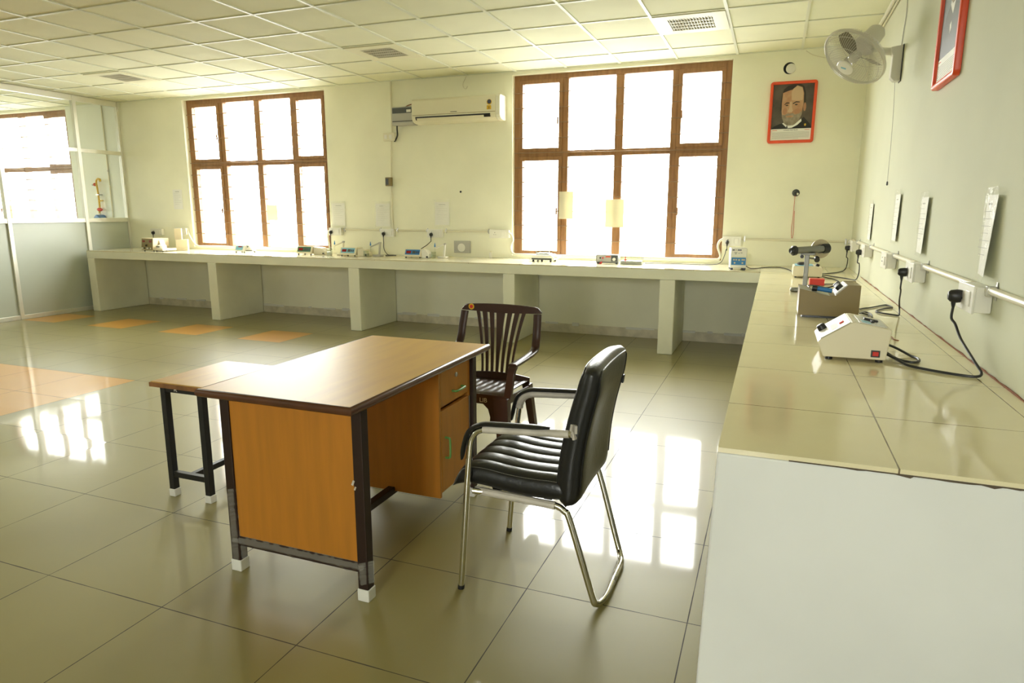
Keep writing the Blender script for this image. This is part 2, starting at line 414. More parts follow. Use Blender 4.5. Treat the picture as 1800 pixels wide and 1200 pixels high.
# ---------------------------------------------------------------- windows
def window(name, x0, bars=True):
    """teak window: x0 = left edge of the opening, 2.404 wide"""
    W = 2.404; Y0, Y1 = .075, .150
    r = root_structure(name, (x0, 0, WZ0))
    b = MB(); z0, z1 = WZ0, WZ1
    X = lambda t: x0+t
    b.box((X(0), Y0, z0), (X(.062), Y1, z1)); b.box((X(W-.062), Y0, z0), (X(W), Y1, z1))
    b.box((X(.062), Y0, z0), (X(W-.062), Y1, z0+.022)); b.box((X(.062), Y0, z1-.055), (X(W-.062), Y1, z1))
    for a, c in ((.585, .652), (1.797, 1.862)): b.box((X(a), Y0, z0+.022), (X(c), Y1, z1-.055))
    b.box((X(1.188), Y0+.006, z0+.022), (X(1.280), Y1, z1-.055))
    for a, c, zz in ((.062, .585, .030), (.652, 1.196, .034), (1.272, 1.797, .034), (1.862, W-.062, .030)):
        b.box((X(a), Y0, 2.062-zz), (X(c), Y1, 2.062+zz))
    b.build('outer_frame', 'wood_frame', r, bevel=.004)
    for a, c in ((.062, .585), (1.862, W-.062)):
        for lo, hi in ((z0+.022, 2.032), (2.092, z1-.055)):
            s = MB(); ys, ye = Y0-.012, Y0+.04; m = .043
            s.box((X(a), ys, lo), (X(a+m), ye, hi)); s.box((X(c-m), ys, lo), (X(c), ye, hi))
            s.box((X(a+m), ys, lo), (X(c-m), ye, lo+m-.005)); s.box((X(a+m), ys, hi-m), (X(c-m), ye, hi))
            so = s.build('sash', 'wood_frame', r, bevel=.005)
            MB().box((X(a+m), Y0+.012, lo+m-.005), (X(c-m), Y0+.016, hi-m)).build('pane', 'window_glass', so)
            lx = c-m-.02 if a < 1 else a+m-.004
            h = MB(); zc = (lo+hi)/2-.06
            h.box((X(lx), ys-.012, zc-.04), (X(lx+.018), ys, zc+.04)); h.box((X(lx+.003), ys-.022, zc-.008), (X(lx+.015), ys-.010, zc+.020))
            h.build('latch', 'wood_frame', so, bevel=.003)
    for a, c in ((.652, 1.196), (1.272, 1.797)):
        for lo, hi in ((z0+.022, 2.028), (2.096, z1-.055)):
            MB().box((X(a), Y0+.03, lo), (X(c), Y0+.034, hi)).build('pane', 'window_glass', r)
    if bars:
        z = 1.075
        while z < z1-.1:
            MB().tube([(X(.01), .052, z+.010), (X(W/2), .052, z), (X(W-.01), .052, z-.014)], .0045, 8).build('security_bar', 'bar', r, smooth=True)
            z += .1655
    return r
window('window_1', OPEN[0][0]); window('window_2', OPEN[1][0]); window('window_3', OPEN3[0])
for i, (a, c) in enumerate(FILL_WINDOWS):  # frames for the unseen fill-light windows behind the camera
    r = root_structure('window_%d' % (i+4), (a, YR, .9)); s = MB()
    for q in (a, (a+c)/2-.03, c-.06): s.box((q, YR-.15, .9), (q+.06, YR-.08, 2.9))
    for z in (.9, 2.0, 2.84): s.box((a+.06, YR-.15, z), (c-.06, YR-.08, z+.06))
    s.build('outer_frame', 'wood_frame', r)
    MB().box((a+.06, YR-.118, .96), (c-.06, YR-.114, 2.84)).build('pane', 'window_glass', r)

r = root_structure('window_6', (XF, -2.9, .9)); s = MB()  # unseen window added to brighten the room behind the glass
for q in (-2.9, -2.33, -1.76): s.box((XF-.14, q, .9), (XF-.08, q+.06, 2.9))
for z in (.9, 2.0, 2.84): s.box((XF-.138, -2.9, z), (XF-.082, -1.7, z+.06))
s.build('outer_frame', 'wood_frame', r)
MB().box((XF-.115, -2.84, .96), (XF-.111, -1.76, 2.84)).build('pane', 'window_glass', r)

struct(MB().box((-11.60, .55, -.5), (-11.30, .90, 4.)).build('exterior_column', 'wall_low'))  # column standing outdoors, seen through the far-room window

# ---------------------------------------------------------------- glazed partition on the left
r = root_structure('wall_left', (XL, 0, 0))
ym = [0.0, -.68, -1.74, -2.80, -3.86, -4.92, -5.98, -7.04, -8.10, -9.16, -10.22, -11.28]
for i, y in enumerate(ym):
    w = .05 if i else .03
    MB().box((XL-.03, y-(w if i == 0 else w/2), 0), (XL+.03, y+(0 if i == 0 else w/2), HC)).build('mullion', 'alu', r, bevel=.003)
for i in range(len(ym)-1):
    y1 = ym[i]-(.03 if i == 0 else .025); y0 = ym[i+1]+.025
    for z, h in ((0, .055), (1.245, .06), (2.215, .052), (HC-.075, .075)):
        MB().box((XL-.026, y0, z), (XL+.026, y1, z+h)).build('rail', 'alu', r, bevel=.003)
    MB().box((XL-.004, y0, .055), (XL+.004, y1, 1.245)).build('frosted_panel', 'frost', r)
    MB().box((XL-.003, y0, 1.305), (XL+.003, y1, 2.215)).build('glass_pane', 'partition_glass', r)
    MB().box((XL-.003, y0, 2.267), (XL+.003, y1, HC-.075)).build('glass_pane', 'partition_glass', r)

# ---------------------------------------------------------------- masonry worktops
DK, WK, YN, HT = .838, .818, -5.9355, .108
tb = thing('laboratory_worktop', 'long white masonry bench under the two windows, open bays between white piers', 'workbench', (-5, -.42, 0))
b = MB(); b.box((-9.76, -DK, HK-HT), (-.0015, -.0015, HK-.012)); b.build('bench_slab', 'counter', tb, bevel=.004)
MB().box((-9.757, -DK+.002, HK-.012), (-.002, -.0015, HK)).build('bench_tiles', 'bench_back', tb)
for a, c in ((-9.76, -9.62), (-7.56, -7.42), (-5.40, -5.25), (-3.425, -3.29), (-1.75, -1.60)):
    MB().prism([(a, HK-HT), (c, HK-HT), (c+.004, 0), (a+.004, 0)], -DK+.001, -.019).build('pier', 'counter', tb, bevel=.008)
tr = thing('laboratory_worktop', 'tile-topped masonry bench along the right wall with a tall whitewashed end', 'workbench', (-.41, -3.4, 0))
b = MB(); b.box((-WK, YN+.02, HK-HT), (-.0015, -DK-.001, HK-.012)); b.build('bench_slab', 'counter', tr, bevel=.003)
b = MB(); b.box((-WK+.001, YN+.001, HK-.012), (-.002, -DK, HK)); b.build('bench_tiles', 'bench_right', tr)
b = MB(); b.prism([(-WK, HK-.0125), (-.0015, HK-.0125), (-.0015, 0), (-WK-.022, 0), (-WK-.012, .42)], YN, YN+.15); b.build('end_wall', 'end_cool_lit', tr, bevel=.006)
for y in (-4.3, -2.6, -.90):
    MB().box((-WK+.002, y-.13, 0), (-.0015, y, HK-HT)).build('pier', 'counter', tr, bevel=.008)
def ribbon(name, m, lo, hi, axis, a, b_):
    """one ragged strip: lower and upper outline sampled along its run"""
    poly = lo + list(reversed(hi)); s_ = MB(); s_.prism(poly, a, b_, axis); return s_.build(name, m, tr)
lo, hi = [], []; x = -.66
while x < -.02:          # dirty broken edge where the tiles meet the plastered end
    lo.append((x, HK-.0125-random.choice((.0002, .0003, .0003, .0005, .002, .005)))); hi.append((x, HK-.0105)); x += random.uniform(.006, .03)
ribbon('broken_joint', 'dirt', lo, hi, 'y', YN-.0015, YN+.004)
lo, hi = [], []; y = YN+.03
while y < -1.:           # rusty line at the wall
    lo.append((y, HK-.001)); hi.append((y, HK+random.choice((.0008, .001, .003, .006)))); y += random.uniform(.02, .12)
ribbon('stained_joint', 'rust', lo, hi, 'x', -.006, -.0015)

# ---------------------------------------------------------------- recessed ceiling lights
def ceiling_light(x0, y0, label):
    t = thing('ceiling_light', label, 'ceiling light', (x0+.288, y0+.288, HC), group='recessed ceiling lights')
    b = MB(); x1, y1 = x0+.576, y0+.576; z0, z1 = HC-.012, HC-.002; ax, ay = .11, .105
    b.box((x0, y0, z0), (x1, y0+ay, z1)); b.box((x0, y1-ay, z0), (x1, y1, z1)); b.box((x0, y0+ay, z0), (x0+ax, y1-ay, z1)); b.box((x1-ax, y0+ay, z0), (x1, y1-ay, z1))
    b.build('trim_frame', 'lamp_frame', t, bevel=.002)
    MB().box((x0+ax, y0+ay, HC-.001), (x1-ax, y1-ay, HC+.002)).build('reflector', 'white_plastic', t)
    b = MB()
    for k in range(15): xx = x0+ax+.356*(k+.5)/15; b.box((xx-.002, y0+ay, z0+.001), (xx+.002, y1-ay, HC-.001))
    for k in range(1, 4): yy = y0+ay+.366*k/4; b.box((x0+ax, yy-.004, z0), (x1-ax, yy+.004, HC-.001))
    b.build('louvre_grid', 'louvre', t)
ceiling_light(-1.785, -1.640, 'recessed louvred ceiling light nearest the wall fan')
ceiling_light(-4.785, -1.640, 'recessed louvred ceiling light out from the air conditioner')
ceiling_light(-8.385, -1.640, 'recessed louvred ceiling light nearest the glass partition')
# ---------------------------------------------------------------- office desk
def rect_tube(b, p, q, w, h=None):
    """square section bar from p to q (axis-aligned)"""
    h = h or w; p, q = Vector(p), Vector(q); d = q-p
    lo = Vector((min(p.x, q.x), min(p.y, q.y), min(p.z, q.z))); hi = Vector((max(p.x, q.x), max(p.y, q.y), max(p.z, q.z)))
    ax = max(range(3), key=lambda i: abs(d[i]))
    for i in range(3):
        if i != ax:
            k = h if i == 2 else w
            lo[i] -= k/2; hi[i] += k/2
    return b.box(lo, hi)

dk = thing('office_desk', 'wooden office desk with brown steel legs and drawer pedestal, standing mid floor', 'desk', (-2.35, -5.11, 0))
X0, X1, Y0, Y1, ZT = -2.695, -2.008, -5.712, -4.515, .760
MB().box((X0+.012, Y0+.012, ZT-.029), (X1-.012, Y1-.012, ZT)).build('tabletop', 'lam_top', dk)
eb = MB(); e = .013
prof = [(0, -.030), (.006, -.0295), (.011, -.024), (.013, -.015), (.011, -.006), (.006, -.0008), (0, 0.0004)]
rr = [(X0+.012, Y0+.012), (X1-.012, Y0+.012), (X1-.012, Y1-.012), (X0+.012, Y1-.012)]
rings = []
for k, (x, y) in enumerate(rr):
    sx, sy = ((-1, -1), (1, -1), (1, 1), (-1, 1))[k]
    rings.append([(x+sx*a, y+sy*a, ZT+z) for a, z in prof])
eb.rings(rings, cap=False, closed=True)
eb.build('edge_band', 'edge', dk, smooth=True, ang=50)
LX = (-2.632, -2.040); LY = (-5.620, -4.636)
for x in LX:
    for y in LY:
        if x > -2.1 and y > -5: x = -2.062
        lg = MB().box((x-.021, y-.021, .045), (x+.021, y+.021, ZT-.029)).build('leg', 'brown_metal', dk, bevel=.003)
        MB().prism([(x-.0245, y-.0245), (x+.0245, y-.0245), (x+.0245, y+.0245), (x-.0245, y+.0245)], 0, .048, 'z').build('foot_cap', 'rubber_white', lg, bevel=.004)
MB().box((-2.611, -5.634, .150), (-2.061, -5.616, ZT-.030)).build('end_panel', 'lam', dk, bevel=.001)
MB().box((-2.611, -4.652, .150), (-2.56, -4.636, ZT-.030)).build('end_panel', 'lam', dk)
b = MB(); rect_tube(b, (-2.611, -5.620, .130), (-2.061, -5.620, .130), .036, .038); b.build('stretcher', 'brown_metal', dk, bevel=.003)
b = MB(); rect_tube(b, (-2.611, -4.636, .130), (-2.083, -4.636, .130), .036, .038); b.build('stretcher', 'brown_metal', dk, bevel=.003)
b = MB(); rect_tube(b, (-2.315, -5.602, .128), (-2.315, -4.654, .128), .036, .034); b.build('foot_rail', 'brown_metal', dk, bevel=.003)
# wrapping film left on the near frame
def wrap(p, q, r, turns=9):
    b = MB(); P, Q = Vector(p), Vector(q); n = turns*4; rings = []
    ax = (Q-P).normalized(); u = ax.orthogonal().normalized(); w_ = ax.cross(u)
    for i in range(n+1):
        c = P.lerp(Q, i/n)
        rings.append([c + (u*math.cos(PI/4+PI/2*k+ .1*random.uniform(-1, 1)) + w_*math.sin(PI/4+PI/2*k + .1*random.uniform(-1, 1)))*(r*random.uniform(1.0, 1.13)) for k in range(4)])
    return b.rings(rings, cap=False)
wrap((-2.640, -5.620, .132), (-2.030, -5.620, .132), .030, 10).build('wrapping_film', 'film', dk)
wrap((-2.040, -5.620, .072), (-2.040, -5.620, .160), .034, 4).build('wrapping_film', 'film', dk)
wrap((-2.632, -5.620, .052), (-2.632, -5.620, .350), .033, 9).build('wrapping_film', 'film', dk)
b = MB()
for (x, y, z), (a, c) in (((-2.0625, -5.642, .46), (.008, .02)), ((-2.055, -5.642, .440), (.006, .014))):
    b.cbox((x, y, z), (a, .0015, c), Euler((0, .4, 0)))
b.build('peeling_tape', 'tape', dk)
# pedestal
PX0, PX1, PY0, PY1, PZ0 = -2.545, -2.058, -4.985, -4.659, .125
b = MB()
b.box((PX0, PY0, PZ0), (PX1, PY0+.018, ZT-.030)); b.box((PX0, PY1-.018, PZ0), (PX1, PY1, ZT-.030)); b.box((PX0, PY0+.018, PZ0), (PX1-.022, PY1-.018, PZ0+.02))
b.box((PX0, PY0+.018, PZ0+.02), (PX0+.015, PY1-.018, ZT-.030)); b.box((PX0+.015, PY0+.018, .535), (PX1-.020, PY1-.018, .548)); b.box((PX0+.015, PY0+.018, ZT-.045), (PX1-.004, PY1-.018, ZT-.030))
b.build('pedestal_body', 'lam', dk, bevel=.0012)
dr = MB().box((PX1-.019, PY0+.020, .552), (PX1+.001, PY1-.020, ZT-.048)).build('drawer', 'lam', dk, bevel=.002)
do = MB().box((PX1-.019, PY0+.020, PZ0+.022), (PX1+.001, PY1-.020, .531)).build('door', 'lam', dk, bevel=.002)
def pull(parent, c, along, name='handle'):
    c = Vector(c); a = Vector(along); o = Vector((1, 0, 0))
    pts = spline([c-a*.048, c-a*.047+o*.016, c-a*.036+o*.024, c+a*.036+o*.024, c+a*.047+o*.016, c+a*.048], 5)
    MB().tube(pts, .0052, 10).build(name, 'green_wire', parent, smooth=True)
pull(dr, (PX1+.001, -4.805, .600), (0, 1, 0))
pull(do, (PX1+.001, -4.930, .352), (0, 0, 1))
MB().lathe([(.011, 0), (.011, .004), (.008, .006), (.002, .006)], 18, (PX1+.001, -4.812, .668), (1, 0, 0)).build('lock', 'steel', dr, smooth=True)
MB().box((PX1+.001, -4.674, .16), (PX1+.004, -4.666, .53)).build('hinge_strip', 'steel', do)

# ---------------------------------------------------------------- small stool-height table
st = thing('laboratory_stool', 'low wooden-topped stool on black square legs with white feet, beside the desk', 'stool', (-3.34, -4.99, 0))
MB().box((-3.495, -5.232, .572), (-3.165, -4.745, .600)).build('top', ['lam_top'], st, bevel=.004)
b = MB()
b.box((-3.4985, -5.2355, .5745), (-3.1615, -5.2315, .5965)); b.box((-3.4985, -4.7455, .5745), (-3.1615, -4.7415, .5965))
b.box((-3.4985, -5.2315, .5745), (-3.4945, -4.7455, .5965)); b.box((-3.1655, -5.2315, .5745), (-3.1615, -4.7455, .5965))
b.build('edge_band', 'edge_stool', st)
for x in (-3.455, -3.222):
    for y in (-5.185, -4.800):
        lg = MB().box((x-.0165, y-.0165, .03), (x+.0165, y+.0165, .572)).build('leg', 'black_metal', st, bevel=.003)
        MB().box((x-.0195, y-.0195, 0), (x+.0195, y+.0195, .040)).build('foot_cap', 'rubber_white', lg, bevel=.004)
for y in (-5.185, -4.800):
    b = MB(); rect_tube(b, (-3.4385, y, .557), (-3.2385, y, .557), .025, .026); b.build('apron_rail', 'black_metal', st)
    b = MB(); rect_tube(b, (-3.4385, y, .118), (-3.2385, y, .118), .025, .028); b.build('stretcher', 'black_metal', st)
for x in (-3.455, -3.222):
    b = MB(); rect_tube(b, (x, -5.1685, .557), (x, -4.8165, .557), .025, .026); b.build('apron_rail', 'black_metal', st)
b = MB(); rect_tube(b, (-3.338, -5.1725, .118), (-3.338, -4.8125, .118), .025, .028); b.build('stretcher', 'black_metal', st)
text('apron_lettering', 'M.', .022, 'white_paint', st, (-3.372, -5.1985, .557), (PI/2, 0, 0))

# ---------------------------------------------------------------- black visitor chair
vc = thing('visitor_chair', 'black leatherette armchair with chrome tube legs, facing the desk', 'chair', (-1.52, -5.18, 0))
YC, HWD = -5.178, .237
def interp(tab, t):
    for (a, va), (c, vc_) in zip(tab, tab[1:]):
        if t <= c: 
            k = (t-a)/(c-a); k = k*k*(3-2*k) if False else k
            return va+(vc_-va)*k
    return tab[-1][1]
def smooth_tab(tab):
    P = spline([(a, v, 0) for a, v in tab], 10); return [(p.x, p.y) for p in P]
seat_c = smooth_tab([(0, .402), (.06, .424), (.16, .442), (.34, .450), (.55, .444), (.78, .434), (1, .432)])
seat_h = smooth_tab([(0, .014), (.05, .026), (.14, .036), (.3, .041), (1, .043)])
NCH = 6
def seat_fn(u, v):
    x = -1.802 + u*(1.802-1.345); y = YC + (v*2-1)*HWD
    if u < .12: x += .020*(1-u/.12)*(abs(v*2-1)**3)
    fall = (1-abs(2*v-1)**9)**.35 if 0 < v < 1 else 0
    end = (1-((1-u)**18))**.5*(1-(u**30))**.5
    h = interp(seat_h, u)*fall*end
    puff = .009*abs(math.sin(PI*NCH*v))**.55*min(1, u*8)*fall
    zc = interp(seat_c, u) + .006*math.sin(2*PI*u*1.2+.8)*min(1, u*4)
    return (x, y, zc+h+puff), (x, y, zc-h)
so = MB().slab(seat_fn, 40, 72).build('seat', 'leather', vc, smooth=True, ang=60)
for k in range(1, NCH):
    v = k/NCH
    pts = [Vector(seat_fn(u, v)[0])+Vector((0, 0, -.0012)) for u in [i/40 for i in range(1, 40)]]
    MB().tube(pts, .0022, 6).build('seam', 'black', so, smooth=True)
for v in (.028,):
    pts = [Vector(seat_fn(u, v)[0])+Vector((0, 0, .0005)) for u in [i/40 for i in range(3, 39)]]
    b = MB()
    for i in range(0, len(pts)-1):
        a, c = pts[i], pts[i+1]; d = (c-a)
        for q in (0, .5): b.tube([a+d*(q+.05), a+d*(q+.35)], .0010, 5)
    b.build('stitching', 'stitch', so)
# back: straight recline with a slight lumbar bow, rounded upper corners
def back_fn(u, v):
    z = .392 + u*(.905-.392)
    x = -1.352 + u*.078 - .014*math.sin(PI*min(1, u*1.25)) + .020*max(0, u-.75)
    s = 2*v-1
    hw = HWD+.004
    y = YC + s*hw
    if u > .90: z -= .022*((u-.90)/.10)**1.6*abs(s)**5
    fall = (1-abs(s)**8)**.40 if abs(s) < 1 else 0
    end = (1-(u**14))**.45 * (1-((1-u)**26))**.5
    h = (.046+.012*(1-u)**2)*fall*end
    x += .010*(s*s)          # gentle wrap of the back
    n = Vector((-1, 0, .17)).normalized()
    c = Vector((x, y, z)); bulge = .006*fall*end
    return c + n*(h*1.0-.002), c - n*(h*.85+bulge)
bo = MB().slab(back_fn, 44, 40).build('backrest', 'leather', vc, smooth=True, ang=60)
pts = []
def piping(off, s0):
    P = []
    for i in range(6, 42): P.append((i/44, s0))
    for j in range(1, 20): P.append((42.2/44, s0+(1-2*s0)*j/20))
    for i in range(41, 5, -1): P.append((i/44, 1-s0))
    return P
for side in (0, 1):
    P = [Vector(back_fn(u, v)[side]) for u, v in piping(0, .035 if side == 0 else .06)]
    MB().tube(P, .0042, 8).build('piping', 'leather', bo, smooth=True)
MB().cbox((-1.247, -4.958, .758), (.008, .018, .034), Euler((0, .15, 0))).build('tab', 'black', bo, bevel=.002)
# frame: per side one bent tube for front leg and arm, the rear a loop
RT = .0118
for s in (-1, 1):
    y = YC + s*.252
    leg = spline([(-1.745, y, .004), (-1.733, y, .16), (-1.716, y, .40), (-1.702, y, .56), (-1.690, y, .612), (-1.660, y, .640), (-1.600, y, .648), (-1.40, y, .660), (-1.322, y, .666)], 8)
    lo = MB().tube(leg, RT, 14).build('front_leg', 'chrome', vc, smooth=True)
    MB().cyl((-1.7455, y, 0), (-1.7440, y, .016), .0128, n=16).build('foot_cap', 'black', lo, smooth=True, ang=40)
    pad = spline([(-1.735, y, .520), (-1.722, y, .585), (-1.702, y, .634), (-1.655, y, .662), (-1.59, y, .6685), (-1.50, y, .674), (-1.400, y, .679)], 8)
    pr_ = [(.018*math.cos(t), .0085*math.sin(t)+.0) for t in [2*PI*k/14 for k in range(14)]]
    sc_ = [min(1., .45+3.*min(i, len(pad)-1-i)/len(pad)*2) for i in range(len(pad))]
    MB().sweep(pad, pr_, up=(-1, 0, .2), scale=sc_).build('armrest', 'leather', vc, smooth=True)
    # grey wrapping left on the arm and where it meets the back
    a0 = Vector((-1.648, y, .6445)); a1 = Vector((-1.330, y, .6655))
    MB().tube([a0.lerp(a1, t/14)+Vector((0, 0, random.uniform(-.0006, .0006))) for t in range(15)], .0133, 12, scale=[1+random.uniform(0, .07) for _ in range(15)]).build('wrapping_tape', 'tape', lo, smooth=True)
    b = MB()
    for q in range(4):
        b.cbox((-1.315+random.uniform(-.006, .006), y-s*.012, .668+random.uniform(-.03, .018)), (.010, .022, .030), Euler((random.uniform(-.5, .5), random.uniform(-.6, .6), random.uniform(-.5, .5))))
    b.build('torn_tape', 'tape', lo, bevel=.002)
    if s == 1:
        b = MB(); bend = leg[26:44]
        b.tube([p+Vector((0, 0, 0)) for p in bend], .0150, 10, scale=[1+random.uniform(-.02, .18) for _ in bend]); b.build('torn_tape', 'tape', lo)
yl = YC-.222; yr = YC+.222
loop = [(-1.700, yl-.012, .397), (-1.62, yl, .393), (-1.46, yl, .389), (-1.385, yl, .385), (-1.350, yl, .368), (-1.328, yl, .330), (-1.247, yl+.012, .060),
        (-1.234, yl+.020, .024), (-1.222, yl+.050, .0125), (-1.212, yl+.10, .0125), (-1.212, YC, .0125)]
loop = loop + [(x, 2*YC-y, z) for x, y, z in reversed(loop[:-1])]
ro = MB().tube(spline(loop, 7), RT, 14).build('rear_leg_frame', 'chrome', vc, smooth=True)
for s in (-1, 1):
    P = [Vector((-1.695+.31*t/14, YC+s*.224, .3955-.0105*t/14)) for t in range(15)]
    MB().tube(P, .0140, 10, scale=[1+random.uniform(0, .09) for _ in P]).build('wrapping_tape', 'tape', ro)
MB().cyl((-1.212, YC-.022, .0125), (-1.212, YC+.012, .0125), .0124, n=14).build('sleeve_joint', 'steel', ro, smooth=True, ang=40)
for x in (-1.62, -1.42):
    b = MB(); rect_tube(b, (x, YC-.20, .398), (x, YC+.20, .398), .03, .012); b.build('seat_bearer', 'black_metal', vc)

# ---------------------------------------------------------------- brown plastic armchair
PXC, PYF, PYB = -2.262, -4.255, -3.825
pc = thing('plastic_chair', 'dark brown moulded plastic armchair with slatted back, behind the desk', 'chair', (PXC, -4.03, 0))
def L(x, y, z): return (PXC+x, y, z)
# seat pan with raised ribs
def pseat(u, v):
    s = 2*v-1; y = PYF+u*(PYB-PYF+.015); z = .424-.030*u+.012*s*s - (.016*(1-u/.08)**2 if u < .08 else 0)
    rib = .003*(1 if abs((v*9) % 1-.5) < .32 and .10 < u < .92 else 0)
    x = PXC+s*(.232-.02*u)
    return (x, y, z+rib), (x, y, z-.010)
MB().slab(pseat, 26, 54).build('seat', 'plastic_brown', pc, smooth=True, ang=40)
b = MB()                                                 # apron: front with an arch, sides plain
front = [(-.235, .405)]
arch = [(-.235, .25), (-.135, .25), (-.138, .29), (-.125, .335), (-.095, .362), (.095, .362), (.125, .335), (.138, .29), (.135, .25), (.235, .25)]
poly = [(.235, .418), (-.235, .418)] + arch
b.prism([(PXC+x, z) for x, z in poly], PYF+.001, PYF+.012)
b.build('front_apron', 'plastic_brown', pc, bevel=.002)
for s in (-1, 1):
    MB().prism([(PYF+.012, .41), (PYB+.02, .38), (PYB+.02, .335), (PYF+.012, .36)], PXC+s*.226-.005, PXC+s*.226+.005, 'x').build('side_apron', 'plastic_brown', pc, bevel=.002)
    # front leg: angle section, tapering
    A = [(.0, .0), (.062, .0), (.062, .008), (.010, .012), (.012, .052), (.0, .052)]
    b = MB(); rings = []
    for z, k, dx, dy in ((.0, .80, .020, -.020), (.25, .95, .008, -.006), (.40, 1.1, 0, 0)):
        rings.append([(PXC+s*(.240+dx-a*k*1.25), PYF+.0+dy+c*k, z) for a, c in A])
    b.rings(rings); b.build('leg', 'plastic_brown', pc, bevel=.002)
    b = MB(); rings = []
    for z, k, dx, dy in ((.0, .80, .030, .060), (.20, .95, .014, .030), (.39, 1.1, 0, 0)):
        rings.append([(PXC+s*(.232+dx-a*k), PYB+.01+dy-c*k, z) for a, c in A])
    b.rings(rings); b.build('leg', 'plastic_brown', pc, bevel=.002)
    # arm: broad strap that drops from the top rail, turns forward and comes down to the front leg
    P = spline([L(s*.241, PYB+.068, .800), L(s*.246, PYB+.045, .72), L(s*.249, PYB+.020, .640), L(s*.252, PYB-.022, .597), L(s*.256, PYB-.18, .586), L(s*.258, PYF+.035, .585)], 8)
    b = MB(); prf = [(-.022, -.010), (.022, -.010), (.024, .004), (.016, .010), (-.016, .010), (-.024, .004)]
    b.sweep(P, prf, up=(0, -.75, .66)); b.build('armrest', 'plastic_brown', pc, smooth=True, ang=40)
    P = spline([L(s*.262, PYF+.048, .580), L(s*.262, PYF+.018, .560), L(s*.256, PYF+.006, .50), L(s*.244, PYF+.004, .41)], 6)
    b = MB(); b.sweep(P, [(-.022, -.011), (.022, -.011), (.022, .011), (-.022, .011)], up=(0, -1, 0)); b.build('arm_post', 'plastic_brown', pc, bevel=.003)
# back: seven slats fanning out between the lower band and the top rail
def yb(z): return PYB + .155*(z-.40) + .05*max(0, z-.55)
bo = thing('backrest', None, None, (0, 0, 0)); bo.parent = pc
for k in ('label', 'category'):
    if k in bo: del bo[k]
botb = [-.102, -.0825, -.0495, -.0165, .0165, .0495, .0825, .102]
topb = [-.163, -.132, -.084, -.037, .037, .084, .132, .163]
for i in range(7):
    g = .0085
    l0, r0 = botb[i]+(g if i else 0), botb[i+1]-(g if i < 6 else 0)
    l1, r1 = topb[i]+(g if i else 0), topb[i+1]-(g if i < 6 else 0)
    b = MB(); rings = []
    for q in range(15):
        t = q/14; z = .43+t*.375; w_ = t**1.7
        xl, xr = l0+(l1-l0)*w_, r0+(r1-r0)*w_
        y = yb(z)+.02*(1-abs((xl+xr))**2*8)*0
        rings.append([L(xl, y-.006, z), L(xr, y-.006, z), L(xr, y+.006, z), L(xl, y+.006, z)])
    b.rings(rings); o = b.build('slat', 'plastic_brown', pc, bevel=.0012); o.parent = bo; 
b = MB(); rings = []
for x in [-.215+.43*k/16 for k in range(17)]:
    h = .046-.020*(abs(x)/.215)**2
    rings.append([L(x, yb(.385)-.007, .378), L(x, yb(.43)-.007, .395+h), L(x, yb(.43)+.007, .395+h), L(x, yb(.385)+.007, .378)])
b.rings(rings); b.build('lower_band', 'plastic_brown', bo, bevel=.002)
b = MB(); rings = []
for x in [-.262+.524*k/24 for k in range(25)]:
    q = abs(x)/.262; c = .026*(max(0, q-.86)/.14)**2; zt = .852-.012*q*q-c; zb = .795+(.006*q)+.004*q
    y0 = yb(.82)
    rings.append([L(x, y0-.012, zb), L(x, y0-.010, zt-.004), L(x, y0-.004, zt), L(x, y0+.008, zt-.002), L(x, y0+.010, zb)])
b.rings(rings); b.build('top_rail', 'plastic_brown', bo, smooth=True, ang=45)
# red-and-yellow badge and painted lettering
lg = MB().lathe([(.019, 0), (.019, .002), (.002, .0022)], 20, L(-.195, yb(.82)-.0125, .827), (0, -1, 0)).build('badge', 'yellow', pc)
b = MB(); b.lathe([(.011, 0), (.011, .0012), (.001, .0013)], 16, L(-.195, yb(.82)-.0145, .827), (0, -1, 0)); b.build('badge_centre', 'red', lg)
text('lettering', 'LIB', .036, 'white_paint', pc, L(.098, PYF+.0003, .383), (PI/2, 0, 0))
# ---------------------------------------------------------------- sockets, conduits, papers on the walls
def frame_xf(o, x, y, z): 
    x, y, z = Vector(x), Vector(y), Vector(z)
    return Matrix(((x.x, y.x, z.x, o[0]), (x.y, y.y, z.y, o[1]), (x.z, y.z, z.z, o[2]), (0, 0, 0, 1)))
G = .0015
def on_back(x, z): return frame_xf((x, -G, z), (1, 0, 0), (0, 0, 1), (0, -1, 0))
def on_right(y, z): return frame_xf((-G, y, z), (0, -1, 0), (0, 0, 1), (-1, 0, 0))

def socket_box(xf, label, w=.205, h=.092, d=.046, plate='white_plastic', pins=1, grp='switched socket boxes along the benches'):
    loc = xf.translation
    t = thing('socket_box', label, 'power socket', loc, group=grp)
    MB().box((-w/2, -h/2, 0), (w/2, h/2, d)).build('back_box', plate, t, bevel=.004, xf=xf)
    MB().box((-w/2-.004, -h/2-.004, d), (w/2+.004, h/2+.004, d+.008)).build('face_plate', plate, t, bevel=.003, xf=xf)
    b = MB(); b.box((w*.12, -h*.30, d+.008), (w*.36, h*.30, d+.013)); b.build('switch_rocker', 'white_plastic', t, bevel=.002, xf=xf)
    for px, py, r in ((0, .016, .0045), (-.011, -.008, .0036), (.011, -.008, .0036)):
        MB().lathe([(r, 0), (r, .0015), (.0001, .0016)], 12, (-w*.22+px, py, d+.0075), (0, 0, 1)).build('pin_hole', 'black', t, xf=xf)
    return t
